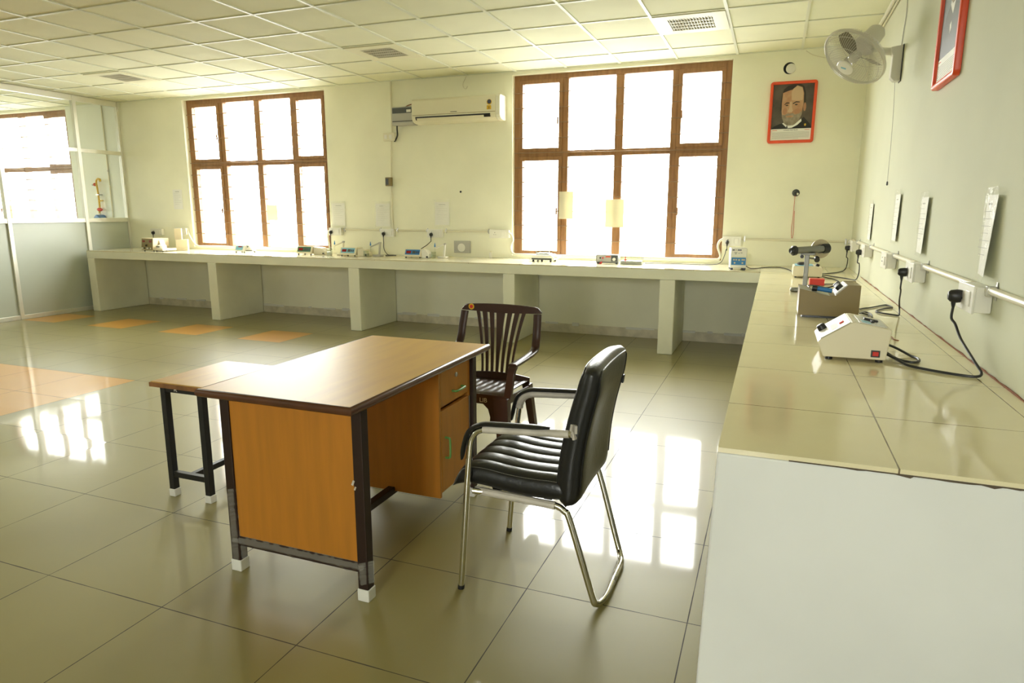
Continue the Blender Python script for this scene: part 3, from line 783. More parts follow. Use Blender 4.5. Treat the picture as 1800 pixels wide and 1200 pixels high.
for x0, x1, zc, lab in ((-9.40, -9.19, 1.10, 'white socket box behind the brown two-display instrument'), (-8.905, -8.71, 1.115, 'white socket box at the left jamb of the smaller window'),
        (-6.215, -6.03, 1.145, 'white socket box at the right jamb of the smaller window'), (-5.424, -5.234, 1.138, 'white socket box below the crumpled plastic sleeve'),
        (-4.749, -4.544, 1.140, 'white socket box below the smooth sleeve, over the electrode stand'), (-3.91, -3.665, 1.145, 'white socket box with nothing plugged in, beside the larger window'),
        (-1.225, -1.047, 1.106, 'white socket box above the blue and white power unit')):
    socket_box(on_back((x0+x1)/2, zc), lab, w=x1-x0)
RS = ((-.63, 1.105, 'white socket box on the right wall nearest the corner'), (-1.52, 1.108, 'socket box below the faintest sheet on the right wall'),
      (-2.64, 1.106, 'white empty socket box on the right wall, without a plug'), (-3.54, 1.106, 'white socket box holding the plug of the olive instrument'),
      (-4.66, 1.106, 'white socket box holding the plug of the white instrument'))
for y, z, lab in RS: socket_box(on_right(y, z), lab, d=.052)

def conduit(name, pts, r, label, clips=(), m='pvc', grp='surface conduit runs'):
    t = thing(name, label, 'conduit', pts[0], group=grp)
    MB().tube(pts, r, 12).build('pipe', m, t, smooth=True, ang=50)
    for c, ax in clips:
        b = MB(); c = Vector(c)
        if ax == 'x': b.box((c.x-.008, c.y-r-.003, c.z-r-.004), (c.x+.008, -G, c.z+r+.004)); b.box((c.x-.008, -.004, c.z-r-.018), (c.x+.008, -G, c.z+r+.018))
        else: b.box((c.x-r-.003, c.y-.008, c.z-r-.004), (-G, c.y+.008, c.z+r+.004)); b.box((-.004, c.y-.008, c.z-r-.018), (-G, c.y+.008, c.z+r+.018))
        b.build('mounting_clip', 'steel', t, bevel=.001)
    return t
for a, c, za, zc, lab in ((-6.028, -5.428, 1.172, 1.172, 'cream conduit run on the back wall starting at the smaller window'), (-5.232, -4.752, 1.172, 1.172, 'cream conduit run between the two sleeves, under the air conditioner'),
        (-4.542, -3.918, 1.172, 1.172, 'cream conduit run above the round-marked grey cover plate'), (-1.042, -.032, 1.130, 1.117, 'cream conduit run on the back wall below the bearded portrait')):
    conduit('conduit_pipe', [(a, -.0145, za), (c, -.0145, zc)], .0115, lab, [((a+.03, -.0145, za), 'x'), ((c-.02, -.0145, zc), 'x')])
ys = [-.03, -.525, -.735, -1.415, -1.625, -2.535, -2.745, -3.435, -3.645, -4.555, -4.765, -7.2]
labs = ['short conduit run on the right wall in the corner', 'conduit run on the right wall passing the faintest sheet', 'conduit run on the right wall before the empty socket box', 'conduit run on the right wall after the empty socket box',
        'conduit run between the two nearest right-wall sockets', 'glossy conduit on the right wall running out of the frame']
for i in range(6):
    a, c = ys[2*i], ys[2*i+1]
    conduit('conduit_pipe', [(-.016, a, 1.143 if i else 1.120), (-.016, (a+c)/2, 1.1425), (-.016, c, 1.1425)], .0135, labs[i], [((-.016, a-.03, 1.142 if i else 1.121), 'y')], 'pvc')
conduit('conduit_pipe', [(-5.236, -.0125, HC-.006), (-5.236, -.0125, 2.366)], .010, 'upright cream conduit from the ceiling down to the isolator', [], 'pvc')
conduit('conduit_pipe', [(-5.25, -.0125, 2.264), (-5.27, -.0125, 1.826)], .009, 'upright cream conduit between the isolator and small switch', [], 'pvc')
conduit('conduit_pipe', [(-5.275, -.0125, 1.718), (-5.265, -.0125, 1.186)], .009, 'upright cream conduit from the small switch to the socket box', [], 'pvc')
def hose(pts, label): tag(MB().tube(spline(pts, 8), .0125, 12).build('flexible_conduit', 'pvc_white', None, smooth=True), label, 'conduit', 'white hoses at the windows')
hose([(-8.708, -.02, 1.13), (-8.685, -.022, 1.06), (-8.63, -.018, .97), (-8.56, -.016, .912), (-8.40, -.0155, .906), (-7.85, -.0155, .906), (-7.3, -.0155, .906)], 'white hose curving down from the socket onto the smaller window sill')
hose([(-6.222, -.028, 1.165), (-6.255, -.026, 1.12), (-6.262, -.02, 1.03), (-6.245, -.018, .96), (-6.25, -.016, .912), (-6.35, -.0155, .906), (-6.7, -.0155, .906), (-7.28, -.0155, .906)], 'white hose dropping from the right jamb of the smaller window')
hose([(-3.668, -.030, 1.165), (-3.632, -.026, 1.125), (-3.622, -.02, 1.07), (-3.650, -.018, 1.01), (-3.648, -.016, .955), (-3.61, -.0155, .912), (-3.50, -.0155, .906), (-2.9, -.0155, .906), (-2.55, -.0155, .906)], 'white hose looping down at the left jamb of the larger window')
hose([(-1.228, -.030, 1.125), (-1.262, -.028, 1.10), (-1.275, -.022, 1.04), (-1.248, -.018, .96), (-1.252, -.016, .925), (-1.30, -.0155, .907), (-1.6, -.0155, .906), (-2.2, -.0155, .906), (-2.545, -.0155, .906)], 'white hose looping down at the right jamb of the larger window')

# isolator, small switch, round-marked cover plate, vent, dangling wire
t = thing('isolator_switch', 'ivory switch box on the wall below the voltage stabilizer', 'switch', (-5.27, -G, 2.315))
MB().box((-5.352, -.036, 2.266), (-5.184, -G, 2.364)).build('box', 'ivory', t, bevel=.004)
for x in (-5.315, -5.245): MB().box((x-.02, -.041, 2.29), (x+.02, -.036, 2.34)).build('rocker', 'white_plastic', t, bevel=.002)
t = thing('breaker_box', 'small dark brown switch box halfway up the back wall', 'switch', (-5.30, -G, 1.772))
MB().box((-5.338, -.045, 1.72), (-5.255, -G, 1.826)).build('box', 'olive', t, bevel=.003)
MB().box((-5.330, -.050, 1.735), (-5.290, -.045, 1.812)).build('toggle_panel', 'dark_grey', t, bevel=.002)
t = thing('cover_plate', 'grey square cover plate with a round knockout, above the bench', 'cover plate', (-4.293, -G, .978))
MB().box((-4.404, -.020, .905), (-4.182, -G, 1.052)).build('plate', 'grey_plastic', t, bevel=.004)
b = MB(); b.lathe([(.050, 0), (.050, .004), (.046, .004), (.0445, .0015), (.001, .0015)], 28, (-4.30, -.0205, .972), (0, -1, 0)); b.build('round_knockout', 'white_plastic', t, smooth=True)
for x, z in ((-4.385, 1.034), (-4.20, 1.034), (-4.385, .922), (-4.20, .922)): MB().lathe([(.006, 0), (.006, .002), (.0005, .003)], 10, (x, -.0203, z), (0, -1, 0)).build('screw', 'steel', t)
t = thing('vent_sleeve', 'round white pipe end in the wall above the bearded portrait', 'vent', (-.692, -G, 2.802))
MB().lathe([(.056, 0), (.056, .001), (.046, .0012), (.046, 0)], 28, (-.700, -G, 2.805), (0, -1, 0)).build('dark_opening', 'black', t)
MB().lathe([(.046, 0), (.046, .012), (.042, .015), (.001, .015)], 28, (-.686, -G, 2.800), (0, -1, 0)).build('pipe_cap', 'white_plastic', t, smooth=True, ang=40)
t = thing('dangling_wire', 'thin red wire loop hanging from a dark hole below the portrait', 'wire', (-.54, -G, 1.60))
MB().lathe([(.034, 0), (.036, .006), (.026, .014), (.012, .016), (.001, .010)], 20, (-.549, -G, 1.60), (0, -1, 0)).build('grommet', 'dark_grey', t, smooth=True)
MB().lathe([(.012, 0), (.012, .014), (.001, .018)], 14, (-.535, -.016, 1.588), (0, -1, 0)).build('bare_end', 'chrome', t, smooth=True)
MB().tube(spline([(-.553, -.014, 1.59), (-.556, -.009, 1.50), (-.558, -.006, 1.36), (-.563, -.006, 1.24), (-.556, -.006, 1.155), (-.548, -.006, 1.152), (-.542, -.006, 1.20), (-.545, -.006, 1.30), (-.549, -.006, 1.42)], 8), .0022, 6).build('wire_loop', 'print_red', t, smooth=True)
for x, z, lab in ((-4.31, 1.642, 'small dark nail hole in the wall under the air conditioner'), ):
    tag(MB().lathe([(.012, 0), (.013, .004), (.001, .006)], 12, (x, -G, z), (0, -1, 0)).build('wall_plug', 'black', None), lab, 'wall plug')
tag(MB().tube(spline([(-4.217, -.004, HC-.008), (-4.235, -.006, 2.93), (-4.262, -.005, 2.885), (-4.255, -.006, 2.84), (-4.225, -.005, 2.822), (-4.205, -.005, 2.85)], 8), .003, 6).build('hanging_wire', 'pvc', None, smooth=True), 'short pale wire hanging from the ceiling above the air conditioner', 'wire')
tag(MB().tube(spline([(-.56, -.006, 2.955), (-.48, -.008, 2.905), (-.33, -.010, 2.868), (-.16, -.008, 2.862), (-.02, -.006, 2.868)], 8), .0035, 6).build('hanging_cable', 'pvc', None, smooth=True), 'slack cream cable sagging across the back wall behind the fan', 'cable')

# papers
def sheet(b, xf, w, h, lift, n=8):
    """sheet hung from its top edge; lift(u, v) = distance off the wall"""
    P = [[None]*(n+1) for _ in range(n+1)]; Q = [[None]*(n+1) for _ in range(n+1)]
    for i in range(n+1):
        for j in range(n+1):
            u, v = i/n, j/n; z = lift(u, v)
            P[i][j] = b.bm.verts.new((u*w-w/2, -v*h, z+.0012)); Q[i][j] = b.bm.verts.new((u*w-w/2, -v*h, z))
    for i in range(n):
        for j in range(n):
            b.face([P[i][j], P[i][j+1], P[i+1][j+1], P[i+1][j]]); b.face([Q[i][j], Q[i+1][j], Q[i+1][j+1], Q[i][j+1]])
    for k in range(n):
        b.face([P[k][0], P[k+1][0], Q[k+1][0], Q[k][0]]); b.face([P[k][n], Q[k][n], Q[k+1][n], P[k+1][n]])
        b.face([P[0][k], Q[0][k], Q[0][k+1], P[0][k+1]]); b.face([P[n][k], P[n][k+1], Q[n][k+1], Q[n][k]])
def notice(xf, w, h, label, lift, sleeve=True, lines=True, m='paper', grp='notices along the benches'):
    t = thing('hanging_notice', label, 'notice', xf.translation, group=grp)
    b = MB(); sheet(b, xf, w, h, lift); b.build('paper', m, t, xf=xf, smooth=True)
    if lines:
        b = MB(); b.box((-w*.22, -h*.10-.006, lift(.5, .1)+.0016), (w*.22, -h*.10, lift(.5, .1)+.0020)); b.build('heading', 'print', t, xf=xf)
        b = MB()
        for k in range(7):
            v = .2+.09*k; u1 = .86 if k % 3 else .62
            z = max(lift(.14, v), lift(u1, v))+.0016
            b.box((-w*.36, -h*v-.0016, z), (w*(u1-.5), -h*v, z+.0003))
        b.build('printed_lines', 'print', t, xf=xf)
    if sleeve:
        b = MB(); sheet(b, xf, w+.026, h+.045, lambda u, v: lift(u, v)+.0045+.0014*math.sin(9*u+5*v)+.0014*math.sin(13*v-4*u))
        b.build('plastic_sleeve', 'sleeve', t, xf=xf @ Matrix.Translation((0, .028, 0)), smooth=True)
    return t
flat = lambda u, v: .003+.004*v
notice(on_back(-8.865, 1.712), .178, .28, 'plain printed sheet on the wall left of the smaller window', lambda u, v: .0004, False)
notice(on_back(-6.085, 1.510), .20, .285, 'plastic-sleeved sheet just right of the smaller window', flat)
notice(on_back(-5.412, 1.505), .205, .285, 'crumpled shiny sleeve on the wall beside the upright conduit', lambda u, v: .004+.006*v+.002*math.sin(12*u))
notice(on_back(-4.565, 1.520), .195, .275, 'smooth pale sheet in a sleeve under the air conditioner', flat)
def lifted(t_, b_): return lambda u, v: .003+(t_+(b_-t_)*v)*u
notice(on_right(-1.35, 1.475), .21, .285, 'faint sleeved sheet on the right wall, second farthest socket below', lifted(.004, .007))
notice(on_right(-2.595, 1.520), .21, .29, 'thin sleeved sheet on the right wall below the fan string', lifted(.006, .010))
notice(on_right(-3.455, 1.485), .21, .285, 'glossy sleeved sheet on the right wall over the olive instrument', lifted(.008, .015))
notice(on_right(-4.640, 1.470), .165, .285, 'largest glossy sleeved sheet on the right wall, above the white instrument', lifted(.010, .024))
M['paper_thin'] = D.materials.new('backlit_paper'); M['paper_thin'].use_nodes = True
_n = M['paper_thin'].node_tree; _b = _n.nodes['Principled BSDF']; _b.inputs['Base Color'].default_value = (.80, .76, .60, 1); _b.inputs['Roughness'].default_value = .6
_t = _n.nodes.new('ShaderNodeBsdfTranslucent'); _t.inputs[0].default_value = (.62, .58, .42, 1); _m = _n.nodes.new('ShaderNodeMixShader'); _m.inputs[0].default_value = .35
_n.links.new(_b.outputs[0], _m.inputs[1]); _n.links.new(_t.outputs[0], _m.inputs[2]); _n.links.new(_m.outputs[0], _n.nodes['Material Output'].inputs[0])
def pane_sheet(x0, x1, z0, z1, label):
    xf = frame_xf(((x0+x1)/2, .044, z1), (1, 0, 0), (0, 0, 1), (0, -1, 0))
    t = thing('hanging_notice', label, 'notice', xf.translation, group='sheets hung on the window bars')
    b = MB(); sheet(b, xf, x1-x0, z1-z0, lambda u, v: .001+.002*math.sin(3*u)); b.build('paper', 'paper_thin', t, xf=xf, smooth=True)
pane_sheet(-3.075, -2.905, 1.325, 1.635, 'backlit paper on the left upright of the larger window')
pane_sheet(-2.525, -2.315, 1.235, 1.545, 'backlit paper on the middle upright of the larger window')
pane_sheet(-7.30, -7.12, 1.28, 1.49, 'backlit paper hung in the smaller window')

# ---------------------------------------------------------------- air conditioner and stabilizer
t = thing('air_conditioner', 'cream split air conditioner high on the wall between the windows', 'air conditioner', (-4.28, -G, 2.44))
A0, A1 = -4.850, -3.715
prof = [(-G, 2.437), (-G, 2.712), (-.165, 2.712), (-.186, 2.704), (-.196, 2.686), (-.200, 2.52), (-.196, 2.488), (-.178, 2.462), (-.140, 2.444), (-.09, 2.437)]
MB().prism(prof, A0, A1-.055, 'x').build('body', 'ivory', t, bevel=.004)
MB().prism([(y-.0005 if y < -.1 else y, z) for y, z in prof], A1-.0545, A1, 'x').build('lit_end_cap', 'pvc_white', t, bevel=.010, seg=3)  # right end coloured lighter to stand for the window light on it
MB().box((A0+.012, -.2012, 2.522), (A1-.058, -.1985, 2.527)).build('panel_seam', 'olive', t)
MB().prism([(-.2005, 2.508), (-.1995, 2.494), (-.1875, 2.470), (-.186, 2.478)], A0+.05, A1-.12, 'x').build('outlet_slot', 'black', t)
MB().prism([(-.203, 2.489), (-.191, 2.466), (-.188, 2.468), (-.200, 2.491)], A0+.07, A1-.20, 'x').build('louvre', 'ivory', t)
b = MB()
for k in range(7): b.box((-4.335+.012*k, -.2022, 2.541), (-4.335+.012*k+.008, -.1995, 2.549))
b.build('maker_mark', 'dark_grey', t)
lb = MB().lathe([(.031, 0), (.031, .0015), (.001, .0016)], 24, (-3.845, -.199, 2.628), (0, -1, 0)).build('energy_label', 'yellow', t)
MB().lathe([(.024, 0), (.024, .0012), (.001, .0013)], 20, (-3.845, -.2006, 2.632), (0, -1, 0)).build('energy_dial', 'print_dark', lb)
MB().box((-3.875, -.2015, 2.548), (-3.822, -.1995, 2.592)).build('energy_card', 'yellow', lb)
MB().box((-3.850, -.2022, 2.552), (-3.843, -.1995, 2.580)).build('energy_bar', 'print_dark', lb)
t = thing('voltage_stabilizer', 'grey-green voltage stabilizer box beside the air conditioner', 'stabilizer', (-5.02, -G, 2.43))
MB().prism([(-G, 2.436), (-G, 2.652), (-.095, 2.652), (-.115, 2.645), (-.118, 2.46), (-.105, 2.436)], -5.172, -4.876, 'x').build('case', 'grey_plastic', t, bevel=.005)
MB().box((-5.160, -.1195, 2.573), (-4.888, -.115, 2.636)).build('display_strip', 'dark_grey', t)
MB().box((-4.965, -.1205, 2.582), (-4.905, -.1185, 2.612)).build('rating_label', 'paper', t)
MB().box((-5.162, -.1205, 2.476), (-4.886, -.114, 2.484)).build('dark_groove', 'black', t)
tag(MB().tube(spline([(-5.135, -.06, 2.437), (-5.135, -.06, 2.39), (-5.142, -.045, 2.33), (-5.172, -.03, 2.285), (-5.20, -.02, 2.258)], 8), .009, 10).build('hanging_lead', 'cable', None, smooth=True), 'black lead curving down from the voltage stabilizer', 'cable')
tag(MB().tube(spline([(-5.04, -.03, 2.652), (-4.98, -.03, 2.675), (-4.90, -.03, 2.688), (-4.852, -.03, 2.69)], 6), .006, 8).build('hanging_lead', 'rust', None, smooth=True), 'thin brown lead between the stabilizer top and air conditioner', 'cable')

# ---------------------------------------------------------------- wall fan
FC = Vector((-.330, -2.511, 2.378)); FN = Vector((-.5606, -.4072, -.7211)).normalized()
fx = FN.cross(Vector((0, 0, 1))).normalized(); fy = fx.cross(FN) * -1
fy = FN.cross(fx)
XF_ = frame_xf(FC, fx, fy, FN)
t = thing('wall_fan', 'grey-white wall fan with wire guard, turned down towards the room', 'fan', (-G, -2.08, 2.29))
b = MB(); rg = 72
for k in range(rg):
    a = 2*PI*k/rg; tw = .32
    pts = []
    for r, z, q in ((.052, .090, 1), (.10, .079, .7), (.15, .057, .4), (.19, .024, .12), (.205, .002, 0)):
        pts.append((r*math.cos(a+tw*q), r*math.sin(a+tw*q), z))
    b.tube(spline(pts, 3), .0012, 5, cap=False)
for r, z in ((.13, .067), (.185, .030)): b.tube([(r*math.cos(2*PI*k/48), r*math.sin(2*PI*k/48), z) for k in range(48)], .0016, 5, closed=True)
b.build('front_guard', 'fan_body', t, xf=XF_, smooth=True)
b = MB()
for k in range(rg):
    a = 2*PI*k/rg
    b.tube(spline([(r*math.cos(a+q), r*math.sin(a+q), z) for r, z, q in ((.060, -.085, .3), (.12, -.078, .2), (.175, -.052, .08), (.203, -.012, 0))], 3), .0013, 5, cap=False)
b.tube([(.14*math.cos(2*PI*k/48), .14*math.sin(2*PI*k/48), -.070) for k in range(48)], .0016, 5, closed=True)
b.build('rear_guard', 'fan_body', t, xf=XF_, smooth=True)
b = MB(); b.sweep([(.2065*math.cos(2*PI*k/72), .2065*math.sin(2*PI*k/72), 0) for k in range(72)], [(.004, -.011), (.004, .007), (-.003, .009), (-.004, -.010)], closed=True)
b.build('guard_rim', 'fan_body', t, xf=XF_, smooth=True, ang=50)
for k in range(3):
    a0 = 2*PI*k/3+.4; P = []
    def bl(u, v):
        r = .030+u*.150; wdt = (.40+.65*math.sin(PI*min(1, u*.85+.12)))*.5*(.075/(.05+r*.55))
        an = a0+(v-.5)*2*wdt; z = .020*(v-.5)*2*(1-.25*u)-.012
        p = Vector((r*math.cos(an), r*math.sin(an), z)); return p+Vector((0, 0, .0012)), p-Vector((0, 0, .0012))
    MB().slab(bl, 12, 10).build('blade', 'fan_blade', t, xf=XF_, smooth=True)
MB().lathe([(.001, .030), (.022, .028), (.032, .018), (.034, -.03), (.001, -.03)], 24).build('hub', 'fan_body', t, xf=XF_, smooth=True)
bd = MB().lathe([(.054, .086), (.055, .092), (.050, .096), (.001, .098)], 32).build('centre_badge', 'white_plastic', t, xf=XF_, smooth=True)
b = MB(); b.cbox((.004, -.004, .0985), (.034, .011, .002), Euler((0, 0, -.6))); b.build('badge_mark', 'skyblue', bd, xf=XF_)
MB().lathe([(.001, -.250), (.040, -.244), (.054, -.225), (.058, -.18), (.066, -.14), (.068, -.095), (.062, -.086), (.001, -.086)], 28).build('motor_housing', 'fan_body', t, xf=XF_, smooth=True)
mo = FC-FN*.17
MB().prism([(-.0, 2.285), (-.040, 2.285), (-.062, 2.310), (-.060, 2.45), (-.075, 2.475), (-.075, 2.505), (-.0, 2.515)], -2.118, -2.042, 'y').build('wall_bracket', 'fan_body', t, bevel=.006, xf=Matrix.Translation((-.004, 0, 0)))
MB().box((-.005, -2.122, 2.280), (-G, -2.038, 2.518)).build('back_plate', 'black', t)
MB().tube(spline([(-.05, -2.08, 2.480), (-.11, -2.10, 2.483), (-.155, -2.17, 2.480), (-.195, -2.28, 2.474), (mo.x+.005, mo.y+.02, mo.z-.03)], 8), .021, 14, scale=[1.25-.35*min(1, i/20) for i in range(33)]).build('arm', 'fan_body', t, smooth=True)
MB().tube(spline([(-.030, -2.078, 2.28), (-.020, -2.08, 2.10), (-.014, -2.082, 1.85), (-.012, -2.083, 1.62)], 8), .0014, 6).build('pull_string', 'print', t, smooth=True)
MB().lathe([(.001, 0), (.006, .004), (.006, .022), (.002, .03)], 12, (-.012, -2.083, 1.592)).build('pull_bob', 'dark_grey', t, smooth=True)
tag(MB().tube(spline([(-.006, -2.02, 2.518), (-.006, -2.06, 2.62), (-.006, -2.10, 2.72), (-.006, -2.06, 2.85), (-.006, -2.05, HC-.004)], 8), .0032, 6).build('fan_cable', 'grey_plastic', None, smooth=True), 'thin grey cable rising from the wall fan to the ceiling', 'cable')
conduit('conduit_pipe', [(-.020, -.56, 2.945), (-.020, -7.0, 2.945)], .014, 'white conduit along the top of the right wall', [], 'pvc_white')
conduit('conduit_pipe', [(-.012, -.60, 2.905), (-.012, -7.0, 2.905)], .007, 'thin cream conduit just under the top of the right wall', [], 'pvc')
tag(MB().cbox((-.022, -.545, 2.935), (.036, .028, .05), Euler((.3, .2, .4))).build('cable_stub', 'black', None, bevel=.006), 'black taped cable stub at the end of the top conduit', 'cable end')

# ---------------------------------------------------------------- framed portraits
def rrect(w, h, r, n=5):
    P = []
    for cx, cy, a0 in ((w/2-r, h/2-r, 0), (-w/2+r, h/2-r, PI/2), (-w/2+r, -h/2+r, PI), (w/2-r, -h/2+r, 1.5*PI)):
        for k in range(n+1): P.append((cx+r*math.cos(a0+PI/2*k/n), cy+r*math.sin(a0+PI/2*k/n)))
    return P
def portrait(xf, label, W, H, back, coat, style):
    t = thing('framed_portrait', label, 'picture', xf.translation, group='orange-red framed portraits')
    b = MB(); T = .030; f = .028
    rings = [[(x, y, z) for x, y in rrect(W-2*i, H-2*i, max(.002, .026-i))] for i, z in ((0, 0), (0, T-.008), (.003, T-.002), (.009, T), (f-.008, T), (f-.002, T-.003), (f, T-.010), (f, 0))]
    b.rings(rings, cap=False); b.build('frame', 'red_frame', t, xf=xf, smooth=True, ang=45)
    pw, ph = W-2*f, H-2*f; cap = ph*.205; z0 = T-.016
    MB().box((-pw/2, -ph/2+cap, z0-.004), (pw/2, ph/2, z0)).build('picture', back, t, xf=xf)
    pic = [o for o in D.objects if o.parent == t and o.name.startswith('picture')][0]
    cp = MB().box((-pw/2, -ph/2, z0-.004), (pw/2, -ph/2+cap, z0)).build('caption_card', 'paper', t, xf=xf)
    def S(name, pts, m, layer, parent=None):
        q = [((x-205)/610*pw-pw/2, ph/2-(y-225)/625*(ph-cap)) for x, y in pts]
        MB().prism(q, z0, z0+.0003*layer, 'z').build(name, m, parent or pic, xf=xf)
    def ell(cx, cy, rx, ry, n=18, a=0): return [(cx+rx*math.cos(2*PI*k/n)*math.cos(a)-ry*math.sin(2*PI*k/n)*math.sin(a), cy+rx*math.cos(2*PI*k/n)*math.sin(a)+ry*math.sin(2*PI*k/n)*math.cos(a)) for k in range(n)]
    if style == 0:
        S('coat', [(206, 849), (250, 810), (330, 780), (400, 765), (640, 730), (690, 690), (740, 740), (790, 790), (812, 849)], coat, 1)
        S('collar', [(372, 772), (396, 762), (470, 806), (560, 792), (655, 712), (662, 748), (600, 802), (520, 838), (452, 842)], 'paper', 4)
        S('neck_tie', [(440, 806), (452, 804), (462, 842), (440, 838)], 'coat', 5)
        S('hair', [(332, 590), (328, 470), (340, 360), (365, 295), (420, 250), (500, 229), (600, 229), (660, 258), (694, 345), (706, 480), (700, 560), (650, 600), (400, 620)], 'hair', 2)
        S('ear', ell(694, 550, 22, 60), 'skin_shade', 3)
        S('face', [(352, 345), (346, 500), (350, 600), (366, 700), (402, 772), (455, 804), (540, 802), (618, 744), (656, 655), (672, 505), (668, 360), (640, 275), (560, 248), (500, 300), (430, 318)], 'skin', 5)
        S('forehead', [(480, 330), (505, 290), (560, 252), (635, 280), (660, 370), (655, 455), (560, 460), (490, 450)], 'skin_light', 6)
        S('cheek', ell(400, 600, 34, 46), 'skin_shade', 6); S('cheek', ell(585, 610, 44, 40), 'skin_shade', 6)
        S('beard', [(362, 650), (400, 655), (430, 690), (520, 690), (560, 650), (620, 640), (655, 600), (655, 660), (618, 744), (540, 804), (455, 806), (402, 774), (368, 705)], 'beard', 7)
        S('nose', [(470, 470), (492, 468), (505, 560), (522, 598), (505, 620), (470, 624), (440, 606), (462, 570)], 'skin_light', 7)
        S('moustache', [(390, 690), (410, 650), (450, 632), (480, 640), (520, 630), (550, 652), (565, 700), (530, 668), (480, 662), (430, 668)], 'beard', 9)
        S('mouth', [(436, 676), (480, 670), (520, 676), (480, 692)], 'skin_shade', 9)
        for pts in ([(385, 505), (415, 478), (455, 480), (462, 494), (415, 496), (390, 515)], [(510, 492), (560, 468), (610, 474), (618, 486), (560, 484), (515, 508)]): S('eyebrow', pts, 'hair', 8)
        for c in ((425, 520), (565, 514)): S('eye', ell(c[0], c[1], 22, 9), 'hair', 8)
        S('lapel_badge', ell(720, 800, 15, 18), 'yellow', 4)
    else:
        S('coat', [(206, 849), (230, 700), (300, 580), (420, 520), (600, 510), (720, 560), (790, 660), (812, 849)], coat, 1)
        S('collar', [(430, 520), (470, 560), (520, 600), (560, 540), (590, 505), (560, 470), (450, 470)], 'paper', 3)
        S('head', ell(510, 380, 95, 130), 'skin', 4); S('hair', [(415, 380), (410, 300), (450, 250), (520, 235), (590, 255), (612, 320), (606, 380), (585, 310), (520, 285), (440, 310)], 'hair', 6)
        S('beard', [(425, 420), (450, 440), (510, 430), (570, 440), (596, 415), (585, 480), (540, 525), (490, 525), (440, 490)], 'beard', 6)
        for c in ((470, 370), (550, 370)): S('eye', ell(c[0], c[1], 14, 7), 'hair', 6)
        S('nose', [(500, 370), (520, 370), (530, 415), (490, 415)], 'skin_light', 6)
        S('handkerchief', [(470, 660), (510, 640), (520, 690), (485, 720)], 'paper', 3)
    b = MB()
    for k in range(8):
        y = -ph/2+cap*(.70-.078*k); b.box((-pw*.46, y-.0012, z0), (pw*(.46 if k < 7 else .2), y+.0012, z0+.0004))
    b.build('caption_lines', 'print', cp, xf=xf)
    for s in (-1, 1): MB().box((s*pw*.40-pw*.06, -ph/2+cap*.86, z0), (s*pw*.40+pw*.06, -ph/2+cap*.90, z0+.0004)).build('red_caption', 'print_red', cp, xf=xf)
    return t, cp, z0, pw, ph, cap
xf = on_back(-.645, 2.385)
t, cp, z0, pw, ph, cap = portrait(xf, 'framed portrait of bearded man in dark coat, on the back wall', .430, .590, 'backdrop_brown', 'coat', 0)
text('caption_title', 'LOUIS PASTEUR', .017, 'print_dark', cp, (-.645, -G-z0-.0004, 2.385-ph/2+cap*.88), (PI/2, 0, 0), sx=1.1)
xf = on_right(-3.615, 2.315)
portrait(xf, 'framed portrait on the right wall, cut off by the picture edge', .470, .600, 'backdrop_grey', 'coat_grey', 1)
# ---------------------------------------------------------------- instruments on the benches
Z = HK+.0006
def feet(t, pts, z0=0., h=.012, r=.009, m='black'):
    for x, y in pts: MB().cyl((x, y, z0), (x, y, z0+h), r, n=12).build('foot', m, t, world=False, smooth=True, ang=40)
def beaker(name, label, x, y, r=.030, h=.075, liquid=True):
    t = thing(name, label, 'beaker', (x, y, Z))
    MB().lathe([(.001, 0), (r*.92, 0), (r, .006), (r, h-.004), (r*1.06, h), (r*.97, h-.002), (r*.93, .008), (.001, .005)], 24).build('glass', 'clear', t, world=False, smooth=True, ang=40)
    if liquid: MB().lathe([(.001, .0055), (r*.90, .0085), (r*.915, h*.5), (.001, h*.5)], 20).build('liquid', 'white_plastic' if liquid == 2 else 'clear', t, world=False, smooth=True, ang=40)
    return t
def meter(x, y, rz, panel, label):
    """bench meter with a sloped front panel"""
    t = thing('bench_meter', label, 'meter', (x, y, Z), rz, group='digital bench meters')
    w, d = .232, .17
    MB().prism([(-d/2, .020), (-d/2, .030), (-d/2+.035, .106), (d/2, .098), (d/2, .014), (-d/2, .014)], -w/2, w/2, 'x').build('case', 'cream_box', t, world=False, bevel=.003)
    sl = math.atan2(.076, .035); R = Euler((PI/2-(PI/2-sl)+0, 0, 0))
    c = Vector((0, -d/2+.0175, .068)); up = Vector((0, .035, .076)).normalized(); n = Vector((0, -.076, .035)).normalized()
    xf = frame_xf(c, (1, 0, 0), up, n)
    p = MB().box((-w*.43, -.032, .0004), (w*.40, .032, .0022)).build('front_panel', panel, t, world=False, xf=xf)
    MB().box((-w*.37, -.018, .0022), (-w*.10, .016, .0034)).build('display', 'display', p, world=False, xf=xf)
    MB().box((-.005, -.018, .0022), (w*.16, .016, .0030)).build('print_area', 'dark_grey', p, world=False, xf=xf)
    for q in (.22, .32): MB().box((w*q-.008, -.016, .0022), (w*q+.008, .012, .0034)).build('key', 'print_dark', p, world=False, xf=xf)
    feet(t, [(-w*.4, -d*.4), (w*.4, -d*.4), (-w*.4, d*.4), (w*.4, d*.4)], h=.016)
    return t
